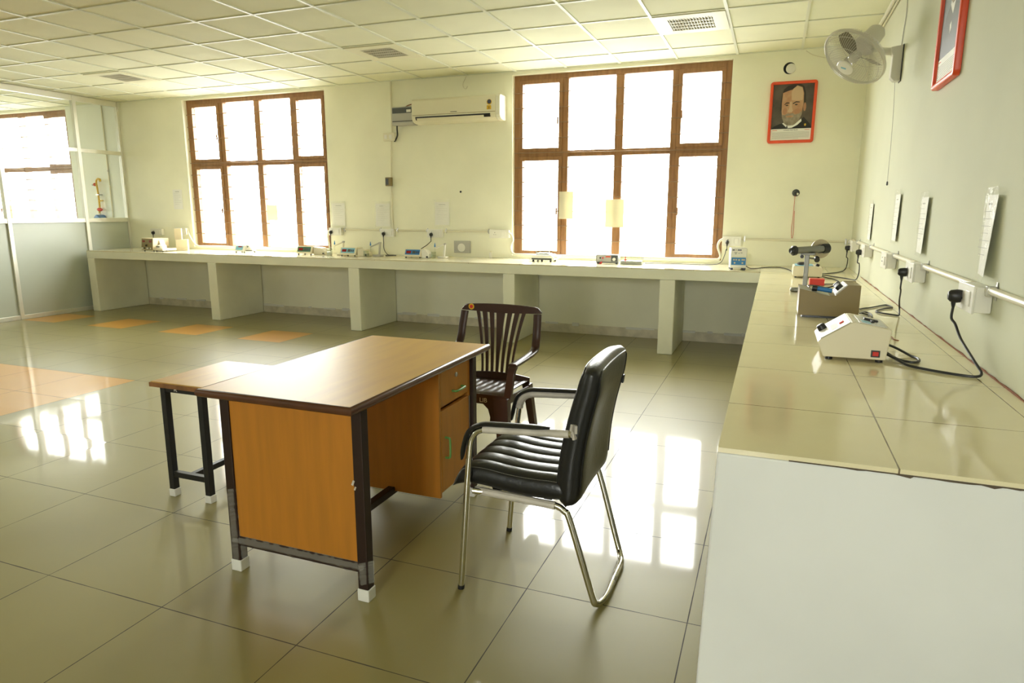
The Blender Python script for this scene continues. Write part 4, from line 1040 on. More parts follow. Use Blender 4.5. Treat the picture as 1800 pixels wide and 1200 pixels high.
def electrode_stand(x, y, rz, label, m='cream_box', probe=True):
    t = thing('electrode_stand', label, 'stand', (x, y, Z), rz, group='electrode stands')
    MB().box((-.05, -.04, 0), (.06, .04, .022)).build('base', m, t, world=False, bevel=.006)
    b = MB(); b.prism([(.012, .02), (.030, .02), (.046, .165), (.030, .172)], -.011, .011, 'y'); b.build('post', m, t, world=False, bevel=.003)
    b = MB(); b.prism([(.046, .162), (.036, .178), (-.100, .120), (-.100, .108)], -.009, .009, 'y'); b.build('arm', m, t, world=False, bevel=.003)
    MB().lathe([(.012, -.014), (.012, .014)], 14, (.037, 0, .166), (0, 1, 0)).build('joint_knob', 'grey_plastic', t, world=False, smooth=True, ang=40)
    if probe:
        MB().lathe([(.001, .055), (.004, .056), (.005, .10), (.006, .13)], 12, (-.100, 0, 0)).build('electrode', 'clear', t, world=False, smooth=True)
        MB().lathe([(.008, .130), (.009, .140), (.006, .160), (.003, .178), (.001, .180)], 12, (-.100, 0, 0)).build('blue_cap', 'blue', t, world=False, smooth=True)
    return t

# far left: two-display instrument with its low sample stage
t = thing('flame_photometer', 'olive-brown instrument with two red displays at the far left of the bench', 'laboratory instrument', (-8.80, -.52, Z), -.12)
MB().prism([(-.12, .012), (-.12, .05), (-.105, .175), (.13, .175), (.13, .012)], -.135, .115, 'x').build('case', 'beige_box', t, world=False, bevel=.004)
fp = MB().prism([(-.1215, .020), (-.1215, .05), (-.1068, .170), (-.104, .170), (-.1185, .05), (-.1185, .020)], -.130, .110, 'x').build('front_panel', 'olive', t, world=False)
for x in (-.085, .060): 
    b = MB(); b.cbox((x, -.1118, .133), (.052, .004, .026), Euler((-.12, 0, 0))); b.build('display', 'display', fp, world=False)
MB().cyl((-.015, -.118, .078), (-.015, -.134, .076), .013, n=16).build('knob', 'black', fp, world=False, smooth=True, ang=40)
for i, x in enumerate((-.115, -.090, -.065, -.005, .020, .045, .070)):
    MB().cyl((x, -.121, .040), (x, -.131, .040), .0095, n=14).build('terminal', 'white_plastic' if i % 3 != 2 else 'black', fp, world=False, smooth=True, ang=40)
feet(t, [(-.11, -.09), (.09, -.09), (-.11, .10), (.09, .10)])
MB().box((.116, -.11, .012), (.31, .10, .040)).build('stage_base', 'cream_box', t, world=False, bevel=.004)
MB().lathe([(.058, .040), (.062, .060), (.058, .080), (.040, .086), (.001, .087)], 28, (.195, -.04, 0)).build('sample_cover', 'white_plastic', t, world=False, smooth=True, ang=40)
MB().box((.165, -.105, .056), (.225, -.085, .070)).build('sample_slot', 'black', t, world=False, bevel=.002)
MB().prism([(.118, .04), (.175, .04), (.118, .15)], -.02, .05, 'y').build('side_bracket', 'cream_box', t, world=False)
feet(t, [(.15, -.09), (.29, -.09)])
def carton(x, y, z, w, h, rz, label):
    t = thing('carton', label, 'box', (x, y, z), rz, group='cartons behind the two-display instrument')
    MB().box((-w/2, -w/2, 0), (w/2, w/2, h)).build('body', 'carton', t, world=False, bevel=.003)
    MB().box((-w/2, -.001, h), (w/2, .001, h+.0006)).build('flap_seam', 'olive', t, world=False)
carton(-8.535, -.30, Z, .15, .152, .70, 'beige carton on the bench, the lower one under a tall carton')
carton(-8.595, -.30, Z+.1535, .092, .150, .70, 'tall narrow beige carton standing on the lower carton')

# white meter before the small window
t = thing('colorimeter', 'small white meter with light blue panel in front of the smaller window', 'meter', (-7.42, -.31, Z), .10)
MB().prism([(-.08, .014), (-.08, .026), (-.045, .092), (.02, .092), (.07, .050), (.07, .014)], -.10, .055, 'x').build('case', 'white_plastic', t, world=False, bevel=.004)
xf = frame_xf((-.03, -.0625, .059), (1, 0, 0), Vector((0, .035, .066)).normalized(), Vector((0, -.066, .035)).normalized())
p = MB().box((-.05, -.030, .0004), (.055, .030, .002)).build('front_panel', 'skyblue', t, world=False, xf=xf)
MB().box((-.02, .010, .002), (.04, .024, .003)).build('display', 'display', p, world=False, xf=xf)
MB().prism([(.056, .014), (.15, .014), (.15, .04), (.10, .10), (.056, .10)], -.04, .05, 'y').build('sample_holder', 'white_plastic', t, world=False, bevel=.006)
MB().box((.065, -.055, .018), (.19, -.044, .026)).build('slot_rail', 'dark_grey', t, world=False)
MB().cyl((.09, -.042, .075), (.09, -.052, .075), .009, n=12).build('knob', 'dark_grey', t, world=False, smooth=True, ang=40)
feet(t, [(-.085, -.06), (.04, -.06), (-.085, .06), (.13, .04)])

meter(-6.335, -.36, .05, 'green_panel', 'bench meter with green panel and red display, below the smaller window')
t = thing('stirrer_block', 'low grey sloped block on the right of the green-panel meter', 'laboratory instrument', (-6.13, -.34, Z), .05)
MB().prism([(-.085, 0), (.09, 0), (.09, .04), (.02, .088), (-.085, .100)], -.06, .06, 'y').build('body', 'cream_box', t, world=False, bevel=.004)
MB().cyl((.06, -.06, .020), (.06, -.070, .020), .010, n=14).build('knob', 'black', t, world=False, smooth=True, ang=40)
beaker('beaker', 'glass beaker with white contents beside the green-panel meter', -5.935, -.45, .036, .095, 2)
electrode_stand(-5.86, -.30, 0, 'pale angled electrode arm behind the beaker, under the first socket')
meter(-5.665, -.37, .03, 'skyblue', 'bench meter with light blue panel, between the two beakers')
t = thing('stirrer_block', 'low cream sloped block on the right of the light blue meter', 'laboratory instrument', (-5.475, -.36, Z), .03)
MB().prism([(-.065, 0), (.075, 0), (.075, .035), (.03, .08), (-.065, .090)], -.06, .06, 'y').build('body', 'cream_box', t, world=False, bevel=.004)
MB().cyl((.055, -.06, .018), (.055, -.070, .018), .010, n=14).build('knob', 'black', t, world=False, smooth=True, ang=40)
beaker('beaker', 'clear glass beaker under the blue-capped electrode, left of the dropping cord', -5.40, -.44, .034, .070, 1)
electrode_stand(-5.285, -.36, 0, 'electrode stand with blue cap below the crumpled sleeve', 'grey_plastic')
meter(-4.755, -.36, .04, 'blue', 'bench meter with deep blue panel, below the air conditioner')
t = thing('cuvette_block', 'small white clamp block at the right edge of the deep blue meter', 'laboratory instrument', (-4.60, -.38, Z), .04)
MB().prism([(-.035, 0), (.055, 0), (.055, .05), (.02, .095), (-.035, .105)], -.05, .05, 'y').build('body', 'white_plastic', t, world=False, bevel=.006)
MB().cyl((.04, -.05, .016), (.04, -.062, .016), .011, n=14).build('knob', 'black', t, world=False, smooth=True, ang=40)
beaker('beaker', 'small glass beaker under the white electrode stand', -4.50, -.38, .030, .075, 1)
electrode_stand(-4.405, -.33, 0, 'white electrode stand with blue cap beside the deep blue meter', 'white_plastic')
t = thing('reagent_bottle', 'tiny white bottle at the wall, left of the larger window', 'bottle', (-3.893, -.06, Z))
MB().lathe([(.001, 0), (.017, 0), (.018, .01), (.018, .055), (.010, .066)], 18).build('body', 'white_plastic', t, world=False, smooth=True, ang=40)
MB().lathe([(.012, .066), (.012, .085), (.001, .086)], 16).build('cap', 'ivory', t, world=False, smooth=True, ang=40)

# balance
t = thing('laboratory_balance', 'white balance with square glass draft shield before the larger window', 'balance', (-3.135, -.30, Z), .08)
MB().prism([(-.145, .018), (.145, .018), (.145, .040), (.105, .074), (-.105, .074), (-.145, .040)], -.12, .13, 'y').build('case', 'white_plastic', t, world=False, bevel=.006)
MB().prism([(-.122, .022), (-.1215, .038), (-.118, .040), (-.118, .020)], -.115, .115, 'x').build('dark_front', 'dark_grey', t, world=False)
MB().box((-.075, -.075, .074), (.075, .075, .088)).build('pan_base', 'grey_plastic', t, world=False, bevel=.003)
MB().lathe([(.055, .088), (.056, .093), (.001, .094)], 24).build('weighing_pan', 'steel', t, world=False, smooth=True, ang=40)
for x0, x1, y0, y1 in ((-.075, -.071, -.075, .075), (.071, .075, -.075, .075), (-.071, .071, -.075, -.071), (-.071, .071, .071, .075)):
    MB().box((x0, y0, .088), (x1, y1, .185)).build('glass_wall', 'clear', t, world=False)
for x in (-.0745, -.024, .0745): MB().box((x-.003, -.078, .088), (x+.003, -.072, .186)).build('shield_post', 'grey_plastic', t, world=False)
MB().box((.118, -.08, .040), (.175, .10, .062)).build('side_keypad', 'white_plastic', t, world=False, bevel=.005)
feet(t, [(-.10, -.10), (.10, -.10), (-.10, .11), (.10, .11), (0, -.10)], h=.020, r=.012)

# power supply and tank
t = thing('power_supply', 'grey box with knob and red lead in front of the larger window', 'power supply', (-2.385, -.37, Z), .10)
MB().box((-.115, -.08, .010), (.115, .08, .095)).build('case', 'dark_grey', t, world=False, bevel=.003)
p = MB().box((-.108, -.083, .022), (.106, -.080, .090)).build('front_panel', 'grey_plastic', t, world=False)
MB().cyl((.077, -.083, .050), (.077, -.097, .050), .017, n=20).build('knob', 'white_plastic', p, world=False, smooth=True, ang=40)
MB().box((.045, -.0845, .026), (.106, -.083, .088)).build('knob_plate', 'dark_grey', p, world=False)
MB().cyl((-.070, -.083, .062), (-.070, -.092, .062), .009, n=14).build('terminal', 'black', p, world=False, smooth=True, ang=40)
MB().cyl((-.042, -.083, .062), (-.042, -.092, .062), .009, n=14).build('terminal', 'red', p, world=False, smooth=True, ang=40)
MB().box((-.015, -.0838, .068), (.040, -.083, .084)).build('red_scale', 'print_red', p, world=False)
MB().prism([(-.085, .0), (-.055, .0), (-.045, .028), (-.062, .022)], -.10, -.092, 'y').build('red_clip', 'red', p, world=False, bevel=.002)
feet(t, [(-.10, -.06), (.10, -.06), (-.10, .06), (.10, .06)])
t = thing('electrophoresis_tank', 'clear plastic tank with red mark on the right of the grey box', 'tank', (-2.125, -.36, Z), .08)
for a, c in (((-.115, -.085, 0), (.115, .085, .006)), ((-.115, -.085, .006), (-.109, .085, .10)), ((.109, -.085, .006), (.115, .085, .10)), ((-.109, -.085, .006), (.109, -.079, .10)), ((-.109, .079, .006), (.109, .085, .10))):
    MB().box(a, c).build('tank_wall', 'clear', t, world=False)
b = MB(); b.box((-.075, -.0865, .040), (-.045, -.0855, .052)); b.box((-.064, -.0866, .025), (-.056, -.0855, .085)); b.build('red_mark', 'red', t, world=False)
MB().box((-.109, -.079, .006), (.109, .079, .035)).build('tank_insert', 'white_plastic', t, world=False)
for x in (-.06, .10): MB().cyl((x, -.05, .10), (x, -.05, .112), .006, n=10).build('electrode_pin', 'dark_grey', t, world=False)

# blue and white power unit
t = thing('power_unit', 'upright blue and white unit on black feet, right of the larger window', 'power supply', (-1.040, -.62, Z), .16)
MB().box((-.074, -.075, .016), (.074, .09, .205)).build('case', 'steel', t, world=False, bevel=.003)
p = MB().box((-.070, -.0785, .020), (.070, -.0755, .202)).build('front_panel', 'white_plastic', t, world=False)
bl_ = MB().box((-.066, -.0800, .046), (.066, -.0786, .118)).build('blue_field', 'blue', p, world=False)
MB().box((-.066, -.0800, .119), (.066, -.0786, .128)).build('cream_band', 'ivory', p, world=False)
for x, w_ in ((-.052, .022), (-.030, .007), (.004, .036)): MB().box((x-w_/2 if w_ > .01 else x, -.0795, .184), (x+w_/2, -.0785, .194)).build('dark_mark', 'print_dark', p, world=False)
for x, w_, z in ((-.030, .026, .160), (-.030, .014, .148), (.0, .01, .155), (.022, .016, .158)): MB().box((x-w_/2, -.0795, z), (x+w_/2, -.0785, z+.008)).build('print_mark', 'print', p, world=False)
for x, z in ((-.044, .096), (-.022, .096), (.004, .094), (.034, .096), (.050, .096), (-.036, .066), (.036, .066)):
    b = MB(); b.lathe([(.008, 0), (.008, .003), (.001, .0035)], 14, (x, -.0800, z), (0, -1, 0)); b.build('button', 'beige_box', p, world=False)
for x in (-.058, .058):
    for y in (-.06, .075): MB().box((x-.012, y-.012, 0), (x+.012, y+.012, .018)).build('foot', 'print_dark', t, world=False, bevel=.002)

# right bench ---------------------------------------------------
t = thing('laboratory_instrument', 'cream box with black knob nearest the corner of the right bench', 'laboratory instrument', (-.44, -1.20, Z), 0)
MB().prism([(-.115, .010), (-.115, .098), (.06, .100), (.115, .085), (.115, .010)], -.13, .14, 'y').build('case', 'cream_box', t, world=False, bevel=.008)
MB().box((-.10, -.11, .0985), (.045, .10, .104)).build('top_panel', 'skyblue', t, world=False, bevel=.002)
MB().lathe([(.048, .104), (.048, .118), (.036, .126), (.001, .127)], 24, (-.035, -.03, 0)).build('cell_cover', 'black', t, world=False, smooth=True, ang=40)
MB().lathe([(.016, 0), (.016, .020), (.001, .022)], 16, (.075, -.05, .095), (.35, 0, .94)).build('knob', 'black', t, world=False, smooth=True, ang=40)
feet(t, [(-.09, -.11), (.09, -.11), (-.09, .12), (.09, .12)])

t = thing('polarimeter', 'dark grey tube instrument with steel disc on a slim post', 'laboratory instrument', (-.500, -2.42, Z))
b = MB(); b.prism([(-.095, -.03), (-.070, -.042), (.055, -.042), (.055, .042), (-.070, .042), (-.095, .03)], 0, .026, 'z'); b.build('base', 'gunmetal', t, world=False, bevel=.010, seg=3)
MB().prism([(-.016, -.013), (.014, -.013), (.014, .013), (-.016, .013)], .026, .262, 'z').build('post', 'gunmetal', t, world=False, bevel=.004)
b = MB(); b.cyl((-.075, -.05, .288), (.105, .055, .300), .024, n=24); b.build('tube', 'gunmetal', t, world=False, smooth=True, ang=40)
ax = Vector((.18, .105, .012)).normalized(); P0 = Vector((-.075, -.05, .288)); P1 = Vector((.105, .055, .300))
MB().lathe([(.026, 0), (.033, -.006), (.034, -.026), (.022, -.034), (.018, -.046), (.001, -.042)], 24, P0, ax).build('eyepiece', 'black', t, world=False, smooth=True, ang=40)
MB().lathe([(.030, -.01), (.034, 0), (.034, .03), (.022, .04), (.001, .041)], 24, P1, ax).build('lamp_head', 'black', t, world=False, smooth=True, ang=40)
d_ax = Vector((.30, -.92, .05)).normalized()
MB().lathe([(.001, 0), (.066, 0), (.066, .008), (.001, .009)], 36, (.082, .085, .296), d_ax).build('graduated_disc', 'bronze', t, world=False, smooth=True, ang=40)
MB().lathe([(.001, 0), (.030, 0), (.026, .03), (.001, .032)], 24, (.078, .060, .296), d_ax).build('disc_hub', 'black', t, world=False, smooth=True, ang=40)
MB().prism([(-.045, .255), (.050, .255), (.050, .272), (-.045, .270)], -.018, .018, 'y').build('cradle', 'gunmetal', t, world=False, bevel=.004)
MB().cyl((-.035, -.030, .246), (-.035, .015, .246), .012, n=16).build('clamp_knob', 'black', t, world=False, smooth=True, ang=40)
MB().cyl((.062, -.02, .225), (.062, .02, .232), .018, n=16).build('clamp_knob', 'black', t, world=False, smooth=True, ang=40)
MB().cyl((.014, 0, .235), (.062, 0, .229), .006, n=10).build('clamp_rod', 'gunmetal', t, world=False, smooth=True)

t = thing('red_box', 'small red box lying behind the slim post', 'box', (-.395, -1.88, Z))
MB().box((-.052, -.05, 0), (.052, .05, .046)).build('body', 'red', t, world=False, bevel=.003)
MB().box((-.053, -.051, .034), (.053, .051, .047)).build('lid', 'red', t, world=False, bevel=.003)

t = thing('photometer', 'olive box-shaped instrument with sloped steel control panel on the right bench', 'laboratory instrument', (-.435, -3.56, Z))
W0, W1 = -.145, .145; ya, yb_ = -.125, .125
prof = [(W0, .012), (W0, .152), (.005, .118), (.030, .122), (.085, .178), (W1, .178), (W1, .012)]
MB().prism(prof, ya, ya+.004, 'y').build('near_side', 'olive', t, world=False, bevel=.001)
MB().prism(prof, yb_-.004, yb_, 'y').build('far_side', 'olive', t, world=False, bevel=.001)
MB().prism([(W0+.001, .013), (W0+.001, .148), (.006, .115), (.031, .119), (.086, .175), (W1-.001, .175), (W1-.001, .013)], ya+.004, yb_-.004, 'y').build('body', 'olive', t, world=False)
MB().prism([(W0+.004, .148), (W0+.004, .150), (.005, .1165), (.005, .1150)], ya+.012, yb_-.012, 'y').build('top_plate', 'steel', t, world=False)
n = Vector((-.056, 0, .055)).normalized(); u = Vector((.055, 0, .056)).normalized()
xf = frame_xf((.0555, 0, .150), (0, -1, 0), u, Vector((0, -1, 0)).cross(u))
sp = MB().box((ya+.010, -.034, -.003), (yb_-.010, .036, .003)).build('control_panel', 'grey_plastic', t, world=False, xf=xf)
for y in (-.075, -.005, .045): MB().lathe([(.018, .003), (.018, .022), (.013, .026), (.001, .026)], 18, (y, .002, 0)).build('knob', 'black', sp, world=False, xf=xf, smooth=True, ang=40)
MB().box((.070, -.022, .003), (.108, .026, .005)).build('scale_window', 'paper', sp, world=False, xf=xf)
b = MB(); b.cyl((-.055, -.055, .148), (.015, -.065, .140), .012, n=18); b.build('probe_barrel', 'blue', t, world=False, smooth=True, ang=40)
MB().cyl((-.056, -.0548, .1481), (-.080, -.051, .1508), .015, n=18).build('probe_grip', 'black', t, world=False, smooth=True, ang=40)
MB().cyl((-.080, -.051, .1508), (-.092, -.049, .152), .010, n=14).build('probe_tip', 'chrome', t, world=False, smooth=True, ang=40)
MB().box((W0+.02, ya+.01, 0), (W1-.03, yb_-.01, .012)).build('plinth', 'black', t, world=False)
MB().tube(spline([(-.095, -.047, .153), (-.10, .02, .155), (-.06, .085, .150), (0, .09, .140), (.05, .09, .16)], 6), .0035, 8).build('probe_lead', 'cable', t, world=False, smooth=True)

t = thing('colorimeter', 'white wedge-fronted instrument with red switches at the near end of the bench', 'laboratory instrument', (-.410, -4.66, Z), 0)
ya, yb_ = -.125, .125
prof = [(-.115, .018), (-.135, .066), (-.128, .075), (-.022, .148), (-.012, .149), (.105, .128), (.110, .120), (.098, .012), (-.112, .012)]
MB().prism(prof, ya, yb_, 'y').build('case', 'cream_box', t, world=False, bevel=.004)
u = Vector((.106, 0, .073)).normalized(); xf = frame_xf((-.0755, 0, .1120), (0, -1, 0), u, Vector((0, -1, 0)).cross(u))
fp = MB().box((ya+.006, -.060, .0005), (yb_-.006, .060, .0030)).build('front_panel', 'white_plastic', t, world=False, xf=xf, bevel=.001)
MB().lathe([(.017, .003), (.016, .022), (.012, .025), (.001, .025)], 20, (-.030, -.040, 0)).build('knob', 'black', fp, world=False, xf=xf, smooth=True, ang=40)
MB().box((.030, .022, .003), (.050, .040, .008)).build('red_switch', 'red', fp, world=False, xf=xf, bevel=.002)
MB().box((-.02, -.012, .003), (.09, .015, .0036)).build('display_area', 'paper', fp, world=False, xf=xf)
u = Vector((.117, 0, -.021)).normalized(); xf = frame_xf((.046, 0, .1385), u, (0, 1, 0), u.cross(Vector((0, 1, 0))))
tp = MB().box((-.045, ya+.018, .0002), (.050, yb_-.045, .0028)).build('top_panel', 'steel', t, world=False, xf=xf)
MB().box((-.035, ya+.024, .0028), (-.004, ya+.085, .0034)).build('blue_scale', 'skyblue', tp, world=False, xf=xf)
MB().box((-.02, -.012, .0028), (.03, .012, .009)).build('cell_cover', 'black', tp, world=False, xf=xf, bevel=.002)
MB().box((.0, -.055, .0028), (.012, -.012, .008)).build('lever', 'black', tp, world=False, xf=xf, bevel=.002)
sw = MB().box((.048, ya-.003, .022), (.078, ya+.001, .048)).build('switch_bezel', 'black', t, world=False, bevel=.001)
MB().box((.053, ya-.006, .027), (.073, ya-.002, .043)).build('red_rocker', 'red', sw, world=False, bevel=.002)
feet(t, [(-.09, -.10), (.08, -.10), (-.09, .10), (.08, .10)], h=.013, r=.013)

# ---------------------------------------------------------------- cords and plugs
def plug_mesh(b, xf, s=1.):
    """moulded plug: pushed on along -z of xf, cord leaves downwards (-y)"""
    b.sweep([(0, 0, .0), (0, 0, .012), (0, 0, .032), (0, 0, .040)], [(.017*math.cos(a)*s, .021*math.sin(a)*s-.002) for a in [2*PI*k/14 for k in range(14)]], up=(0, 1, 0), scale=[1.05, 1.1, .95, .62])
    b.tube([(0, -.018, .020), (0, -.030, .020), (0, -.046, .019)], 1., 10, scale=[.0095, .0075, .0048])
def lay(P, r):
    for p in P: p.z = max(p.z, HK+r+.0006)
    return P
def cord(label, xf, pts, r=.0040, m='cable', s=1.):
    """xf places the plug; pts run on from the plug in world space"""
    o = xf.translation
    t = thing('power_cable', label, 'power cable', o, group='black power cables with plugs')
    b = MB(); plug_mesh(b, xf, s); b.build('plug', m, t, xf=xf, smooth=True, ang=50)
    st_ = xf @ Vector((0, -.044, .019)); st2 = xf @ Vector((0, -.085, .020))
    MB().tube(lay(spline([st_, st2]+[Vector(p) for p in pts], 8), r), r, 8).build('cord', m, t, smooth=True)
def bplug(x, z): return frame_xf((x, -.0585, z), (1, 0, 0), (0, 0, 1), (0, -1, 0))
def rplug(y, z): return frame_xf((-.0645, y, z), (0, -1, 0), (0, 0, 1), (-1, 0, 0))
zc = Z+.0045
cord('black cord from the nearest right-wall socket to the white instrument', rplug(-4.615, 1.105), [(-.075, -4.64, 1.00), (-.065, -4.70, .955), (-.050, -4.83, .905), (-.040, -4.90, .872), (-.075, -4.915, zc), (-.16, -4.875, zc), (-.235, -4.812, zc), (-.270, -4.745, zc+.008), (-.2985, -4.69, zc+.016)], .0048, s=1.1)
tag(MB().tube(lay(spline([(-.2945, -4.560, zc+.035), (-.25, -4.565, zc+.020), (-.20, -4.62, zc), (-.185, -4.68, zc), (-.21, -4.74, zc), (-.26, -4.715, zc+.003), (-.2985, -4.655, zc+.018)], 8), .0048), .0048, 8).build('looped_lead', 'cable', None, smooth=True), 'short black lead looping beside the white instrument', 'cable')
cord('black cord from the olive instrument zigzagging to its wall socket', rplug(-3.50, 1.102), [(-.080, -3.49, 1.00), (-.070, -3.42, .94), (-.062, -3.40, .89), (-.070, -3.45, zc), (-.095, -3.44, zc), (-.165, -3.345, zc), (-.110, -3.20, zc), (-.055, -3.13, zc), (-.075, -3.02, zc), (-.17, -3.17, zc), (-.235, -3.26, zc), (-.278, -3.45, zc+.024)], .0042)
tag(MB().tube(lay(spline([(-.275, -3.60, zc+.02), (-.235, -3.43, zc+.006), (-.205, -3.45, zc), (-.215, -3.60, zc), (-.232, -3.615, zc), (-.222, -3.50, zc), (-.262, -3.51, zc+.010)], 8), .0040), .0040, 8).build('looped_lead', 'cable', None, smooth=True), 'folded black lead at the back of the olive instrument', 'cable')
cord('black cord dropping from the socket by the faintest right-wall sheet', rplug(-1.485, 1.095), [(-.072, -1.50, 1.0), (-.070, -1.50, .92), (-.085, -1.42, zc), (-.15, -1.27, zc), (-.24, -1.13, zc), (-.322, -1.14, zc+.012)], .0042)
cord('black cord hanging at the room corner from the farthest right socket', rplug(-.585, 1.085), [(-.070, -.56, .98), (-.070, -.50, .90), (-.095, -.50, zc), (-.17, -.72, zc), (-.26, -.86, zc), (-.33, -1.02, zc+.012)], .0042)
tag(MB().tube(lay(spline([(-.322, -1.27, zc+.01), (-.28, -1.30, zc), (-.235, -1.42, zc), (-.215, -1.66, zc), (-.26, -1.80, zc), (-.338, -1.86, zc)], 8), .0038), .0038, 8).build('looped_lead', 'cable', None, smooth=True), 'thin black lead lying between cream box and red box', 'cable')
cord('black cord from the socket beside the smaller window, ending behind the angled arm', bplug(-6.175, 1.138), [(-6.172, -.085, 1.03), (-6.150, -.13, .95), (-6.10, -.19, zc), (-6.05, -.24, zc)], .0040)
cord('black cord hanging from the socket under the crumpled sleeve', bplug(-5.372, 1.128), [(-5.372, -.075, 1.02), (-5.365, -.085, .94), (-5.31, -.12, .884), (-5.24, -.16, zc), (-5.15, -.15, zc), (-5.20, -.17, zc+.002), (-5.27, -.21, zc)], .0046)
cord('black cord from the socket over the electrode stand to the deep blue meter', bplug(-4.690, 1.128), [(-4.692, -.085, 1.04), (-4.715, -.14, 1.0), (-4.73, -.20, .975), (-4.735, -.255, .958)], .0046)
cord('black plug and cord above the blue and white unit', bplug(-1.180, 1.096), [(-1.185, -.10, 1.02), (-1.195, -.16, .96), (-1.225, -.20, .89), (-1.30, -.17, zc), (-1.48, -.22, zc), (-1.70, -.21, zc), (-1.90, -.25, zc), (-2.00, -.27, zc)], .0036)
cord('black plug in the socket behind the two-display instrument', bplug(-9.335, 1.090), [(-9.33, -.075, .99), (-9.30, -.09, .91), (-9.22, -.14, zc), (-9.05, -.25, zc)], .0040)
tag(MB().tube(lay(spline([(-.965, -.515, zc+.02), (-.92, -.535, zc), (-.87, -.52, zc), (-.82, -.40, zc), (-.72, -.28, zc), (-.63, -.30, zc), (-.56, -.62, zc), (-.54, -1.065, zc+.01)], 8), .0042), .0042, 8).build('bench_lead', 'cable', None, smooth=True), 'black lead lying on the bench between blue unit and cream box', 'cable')
tag(MB().tube(spline([(-.262, -4.23, Z+.0025), (-.245, -4.235, Z+.0025), (-.225, -4.20, Z+.0026), (-.205, -4.18, Z+.0025), (-.205, -4.24, Z+.0025), (-.19, -4.26, Z+.0025)], 6), .0024, 6).build('wire_scrap', 'rust', None, smooth=True), 'rusty bit of bent wire lying on the right bench', 'wire')

# ---------------------------------------------------------------- the room behind the glass
t = thing('gas_pipe', 'yellow gas pipe with red taps seen through the glass partition', 'pipe', (-10.42, -.05, 1.30))
MB().tube(spline([(-10.440, -.05, 1.36), (-10.418, -.05, 1.46), (-10.415, -.05, 1.62), (-10.425, -.05, 1.76), (-10.432, -.05, 1.82), (-10.420, -.05, 1.865), (-10.385, -.05, 1.885), (-10.355, -.05, 1.878)], 8), .0135, 12).build('pipe', 'yellow', t, smooth=True)
MB().cyl((-10.355, -.05, 1.885), (-10.345, -.05, 1.845), .018, n=14).build('elbow_fitting', 'yellow', t, smooth=True, ang=40)
MB().tube([(-10.43, -.05, 1.80), (-10.50, -.07, 1.795)], .012, 10, scale=[1., .8]).build('tap_spout', 'steel', t, smooth=True)
MB().lathe([(.020, -.016), (.026, 0), (.020, .016)], 14, (-10.455, -.058, 1.80), (1, .2, 0)).build('tap_body', 'red', t, smooth=True)
MB().cyl((-10.42, -.05, 1.555), (-10.33, -.05, 1.56), .010, n=10).build('branch_pipe', 'yellow', t, smooth=True)
MB().lathe([(.016, -.045), (.028, -.02), (.028, .02), (.016, .045)], 14, (-10.415, -.055, 1.425), (1, 0, 0)).build('valve', 'red', t, smooth=True)
MB().tube([(-10.42, -.05, 1.30), (-10.43, -.05, 1.37)], .016, 10).build('lower_pipe', 'white_plastic', t, smooth=True)
MB().prism([(-10.56, 1.245), (-10.33, 1.245), (-10.345, 1.30), (-10.385, 1.345), (-10.425, 1.350), (-10.47, 1.31)], -.13, -.0015, 'y').build('regulator', 'valve_blue', t, bevel=.012, seg=3)
MB().cyl((-10.56, -.07, 1.262), (-10.60, -.07, 1.258), .020, n=14).build('regulator_cap', 'red', t, smooth=True, ang=40)
b = MB(); b.box((-10.445, -.066, 1.64), (-10.390, -.0015, 1.655)); b.build('mounting_bracket', 'steel', t)
conduit('conduit_pipe', [(-10.20, -.0125, HC-.006), (-10.20, -.0125, 2.1), (-10.20, -.0125, 1.25)], .010, 'upright conduit on the wall behind the glass partition', [((-10.20, -.0125, 2.0), 'x')], 'pvc')
SKY, GROUND = 21., 6.
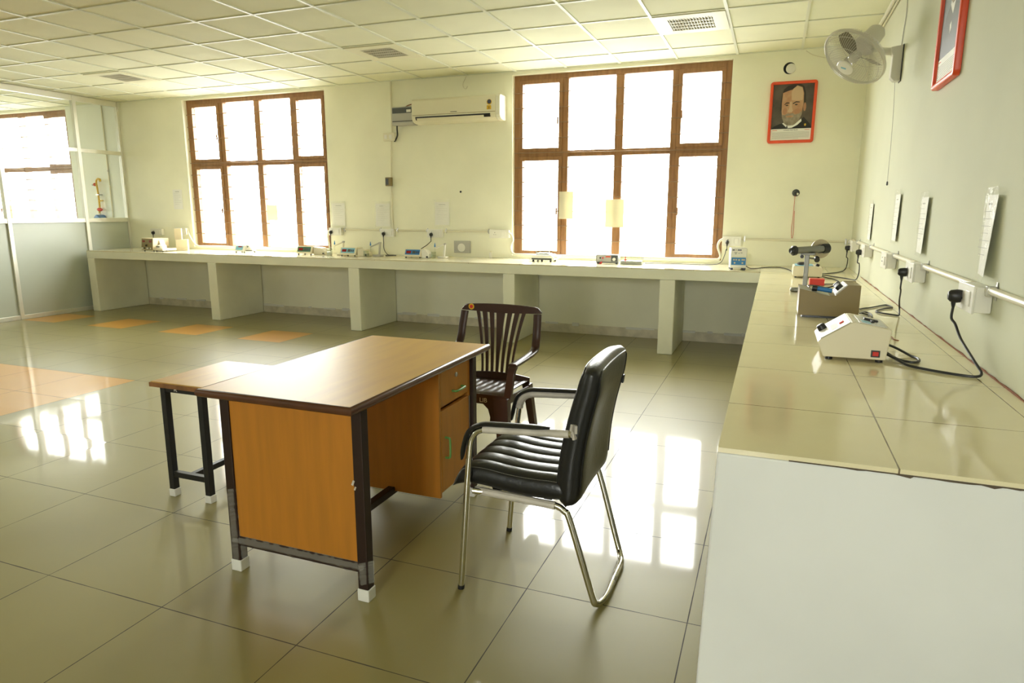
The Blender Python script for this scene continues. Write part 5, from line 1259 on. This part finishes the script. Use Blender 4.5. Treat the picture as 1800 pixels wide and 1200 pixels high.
# ---------------------------------------------------------------- camera, light
cam = D.cameras.new('camera'); co = D.objects.new('camera', cam); COL.objects.link(co)
cam.sensor_width = 36; cam.lens = 1174.063/1800*36; cam.clip_start = .05; cam.clip_end = 200
pt, yw, rl = -.19222, .36908, -.00194
Rz = Matrix.Rotation(yw, 3, 'Z') @ Matrix.Rotation(pt, 3, 'X')
cr, sr = math.cos(rl), math.sin(rl)
Rm = Rz @ Matrix(((cr, 0, sr), (0, 1, 0), (-sr, 0, cr)))
right, fwd, up = Rm.col[0], Rm.col[1], Rm.col[2]
m4 = Matrix((( right.x, up.x, -fwd.x, -.7290), (right.y, up.y, -fwd.y, -7.5242), (right.z, up.z, -fwd.z, 1.4091), (0, 0, 0, 1)))
co.matrix_world = m4
SC.camera = co
w = D.worlds.new('overcast_sky'); SC.world = w; w.use_nodes = True
wn_ = w.node_tree; bg = wn_.nodes['Background']
tc = wn_.nodes.new('ShaderNodeTexCoord'); sx = wn_.nodes.new('ShaderNodeSeparateXYZ'); wn_.links.new(tc.outputs['Generated'], sx.inputs[0])
mr = wn_.nodes.new('ShaderNodeMapRange'); mr.interpolation_type = 'SMOOTHSTEP'      # bright overcast sky over duller ground
for k, v in enumerate((-.08, .10, GROUND, SKY)): mr.inputs[k+1].default_value = v
wn_.links.new(sx.outputs[2], mr.inputs[0]); wn_.links.new(mr.outputs[0], bg.inputs[1]); bg.inputs[0].default_value = (1, 1, .965, 1)
def portal(x, y, z, sx, sz, rot):
    l = D.lights.new('sky_portal', 'AREA'); l.shape = 'RECTANGLE'; l.size = sx; l.size_y = sz; l.cycles.is_portal = True
    o = D.objects.new('sky_portal', l); COL.objects.link(o); o.location = (x, y, z); o.rotation_euler = rot
for a, c in OPEN+[OPEN3]: portal((a+c)/2, .235, (WZ0+WZ1)/2, c-a, WZ1-WZ0, (-PI/2, 0, 0))
portal(XF-.205, -2.3, 1.9, 1.2, 2., (PI/2, 0, -PI/2))
for a, c in FILL_WINDOWS: portal((a+c)/2, YR-.225, 1.9, c-a, 2., (PI/2, 0, 0))
SC.view_settings.view_transform = 'Standard'; SC.view_settings.look = 'None'; SC.view_settings.gamma = 1; SC.view_settings.use_curve_mapping = False
SC.view_settings.exposure = 0.38
SC.cycles.max_bounces = 10; SC.cycles.diffuse_bounces = 6; SC.cycles.glossy_bounces = 5; SC.cycles.transparent_max_bounces = 16
SC.cycles.caustics_reflective = False; SC.cycles.caustics_refractive = False
SC.cycles.sample_clamp_indirect = 12
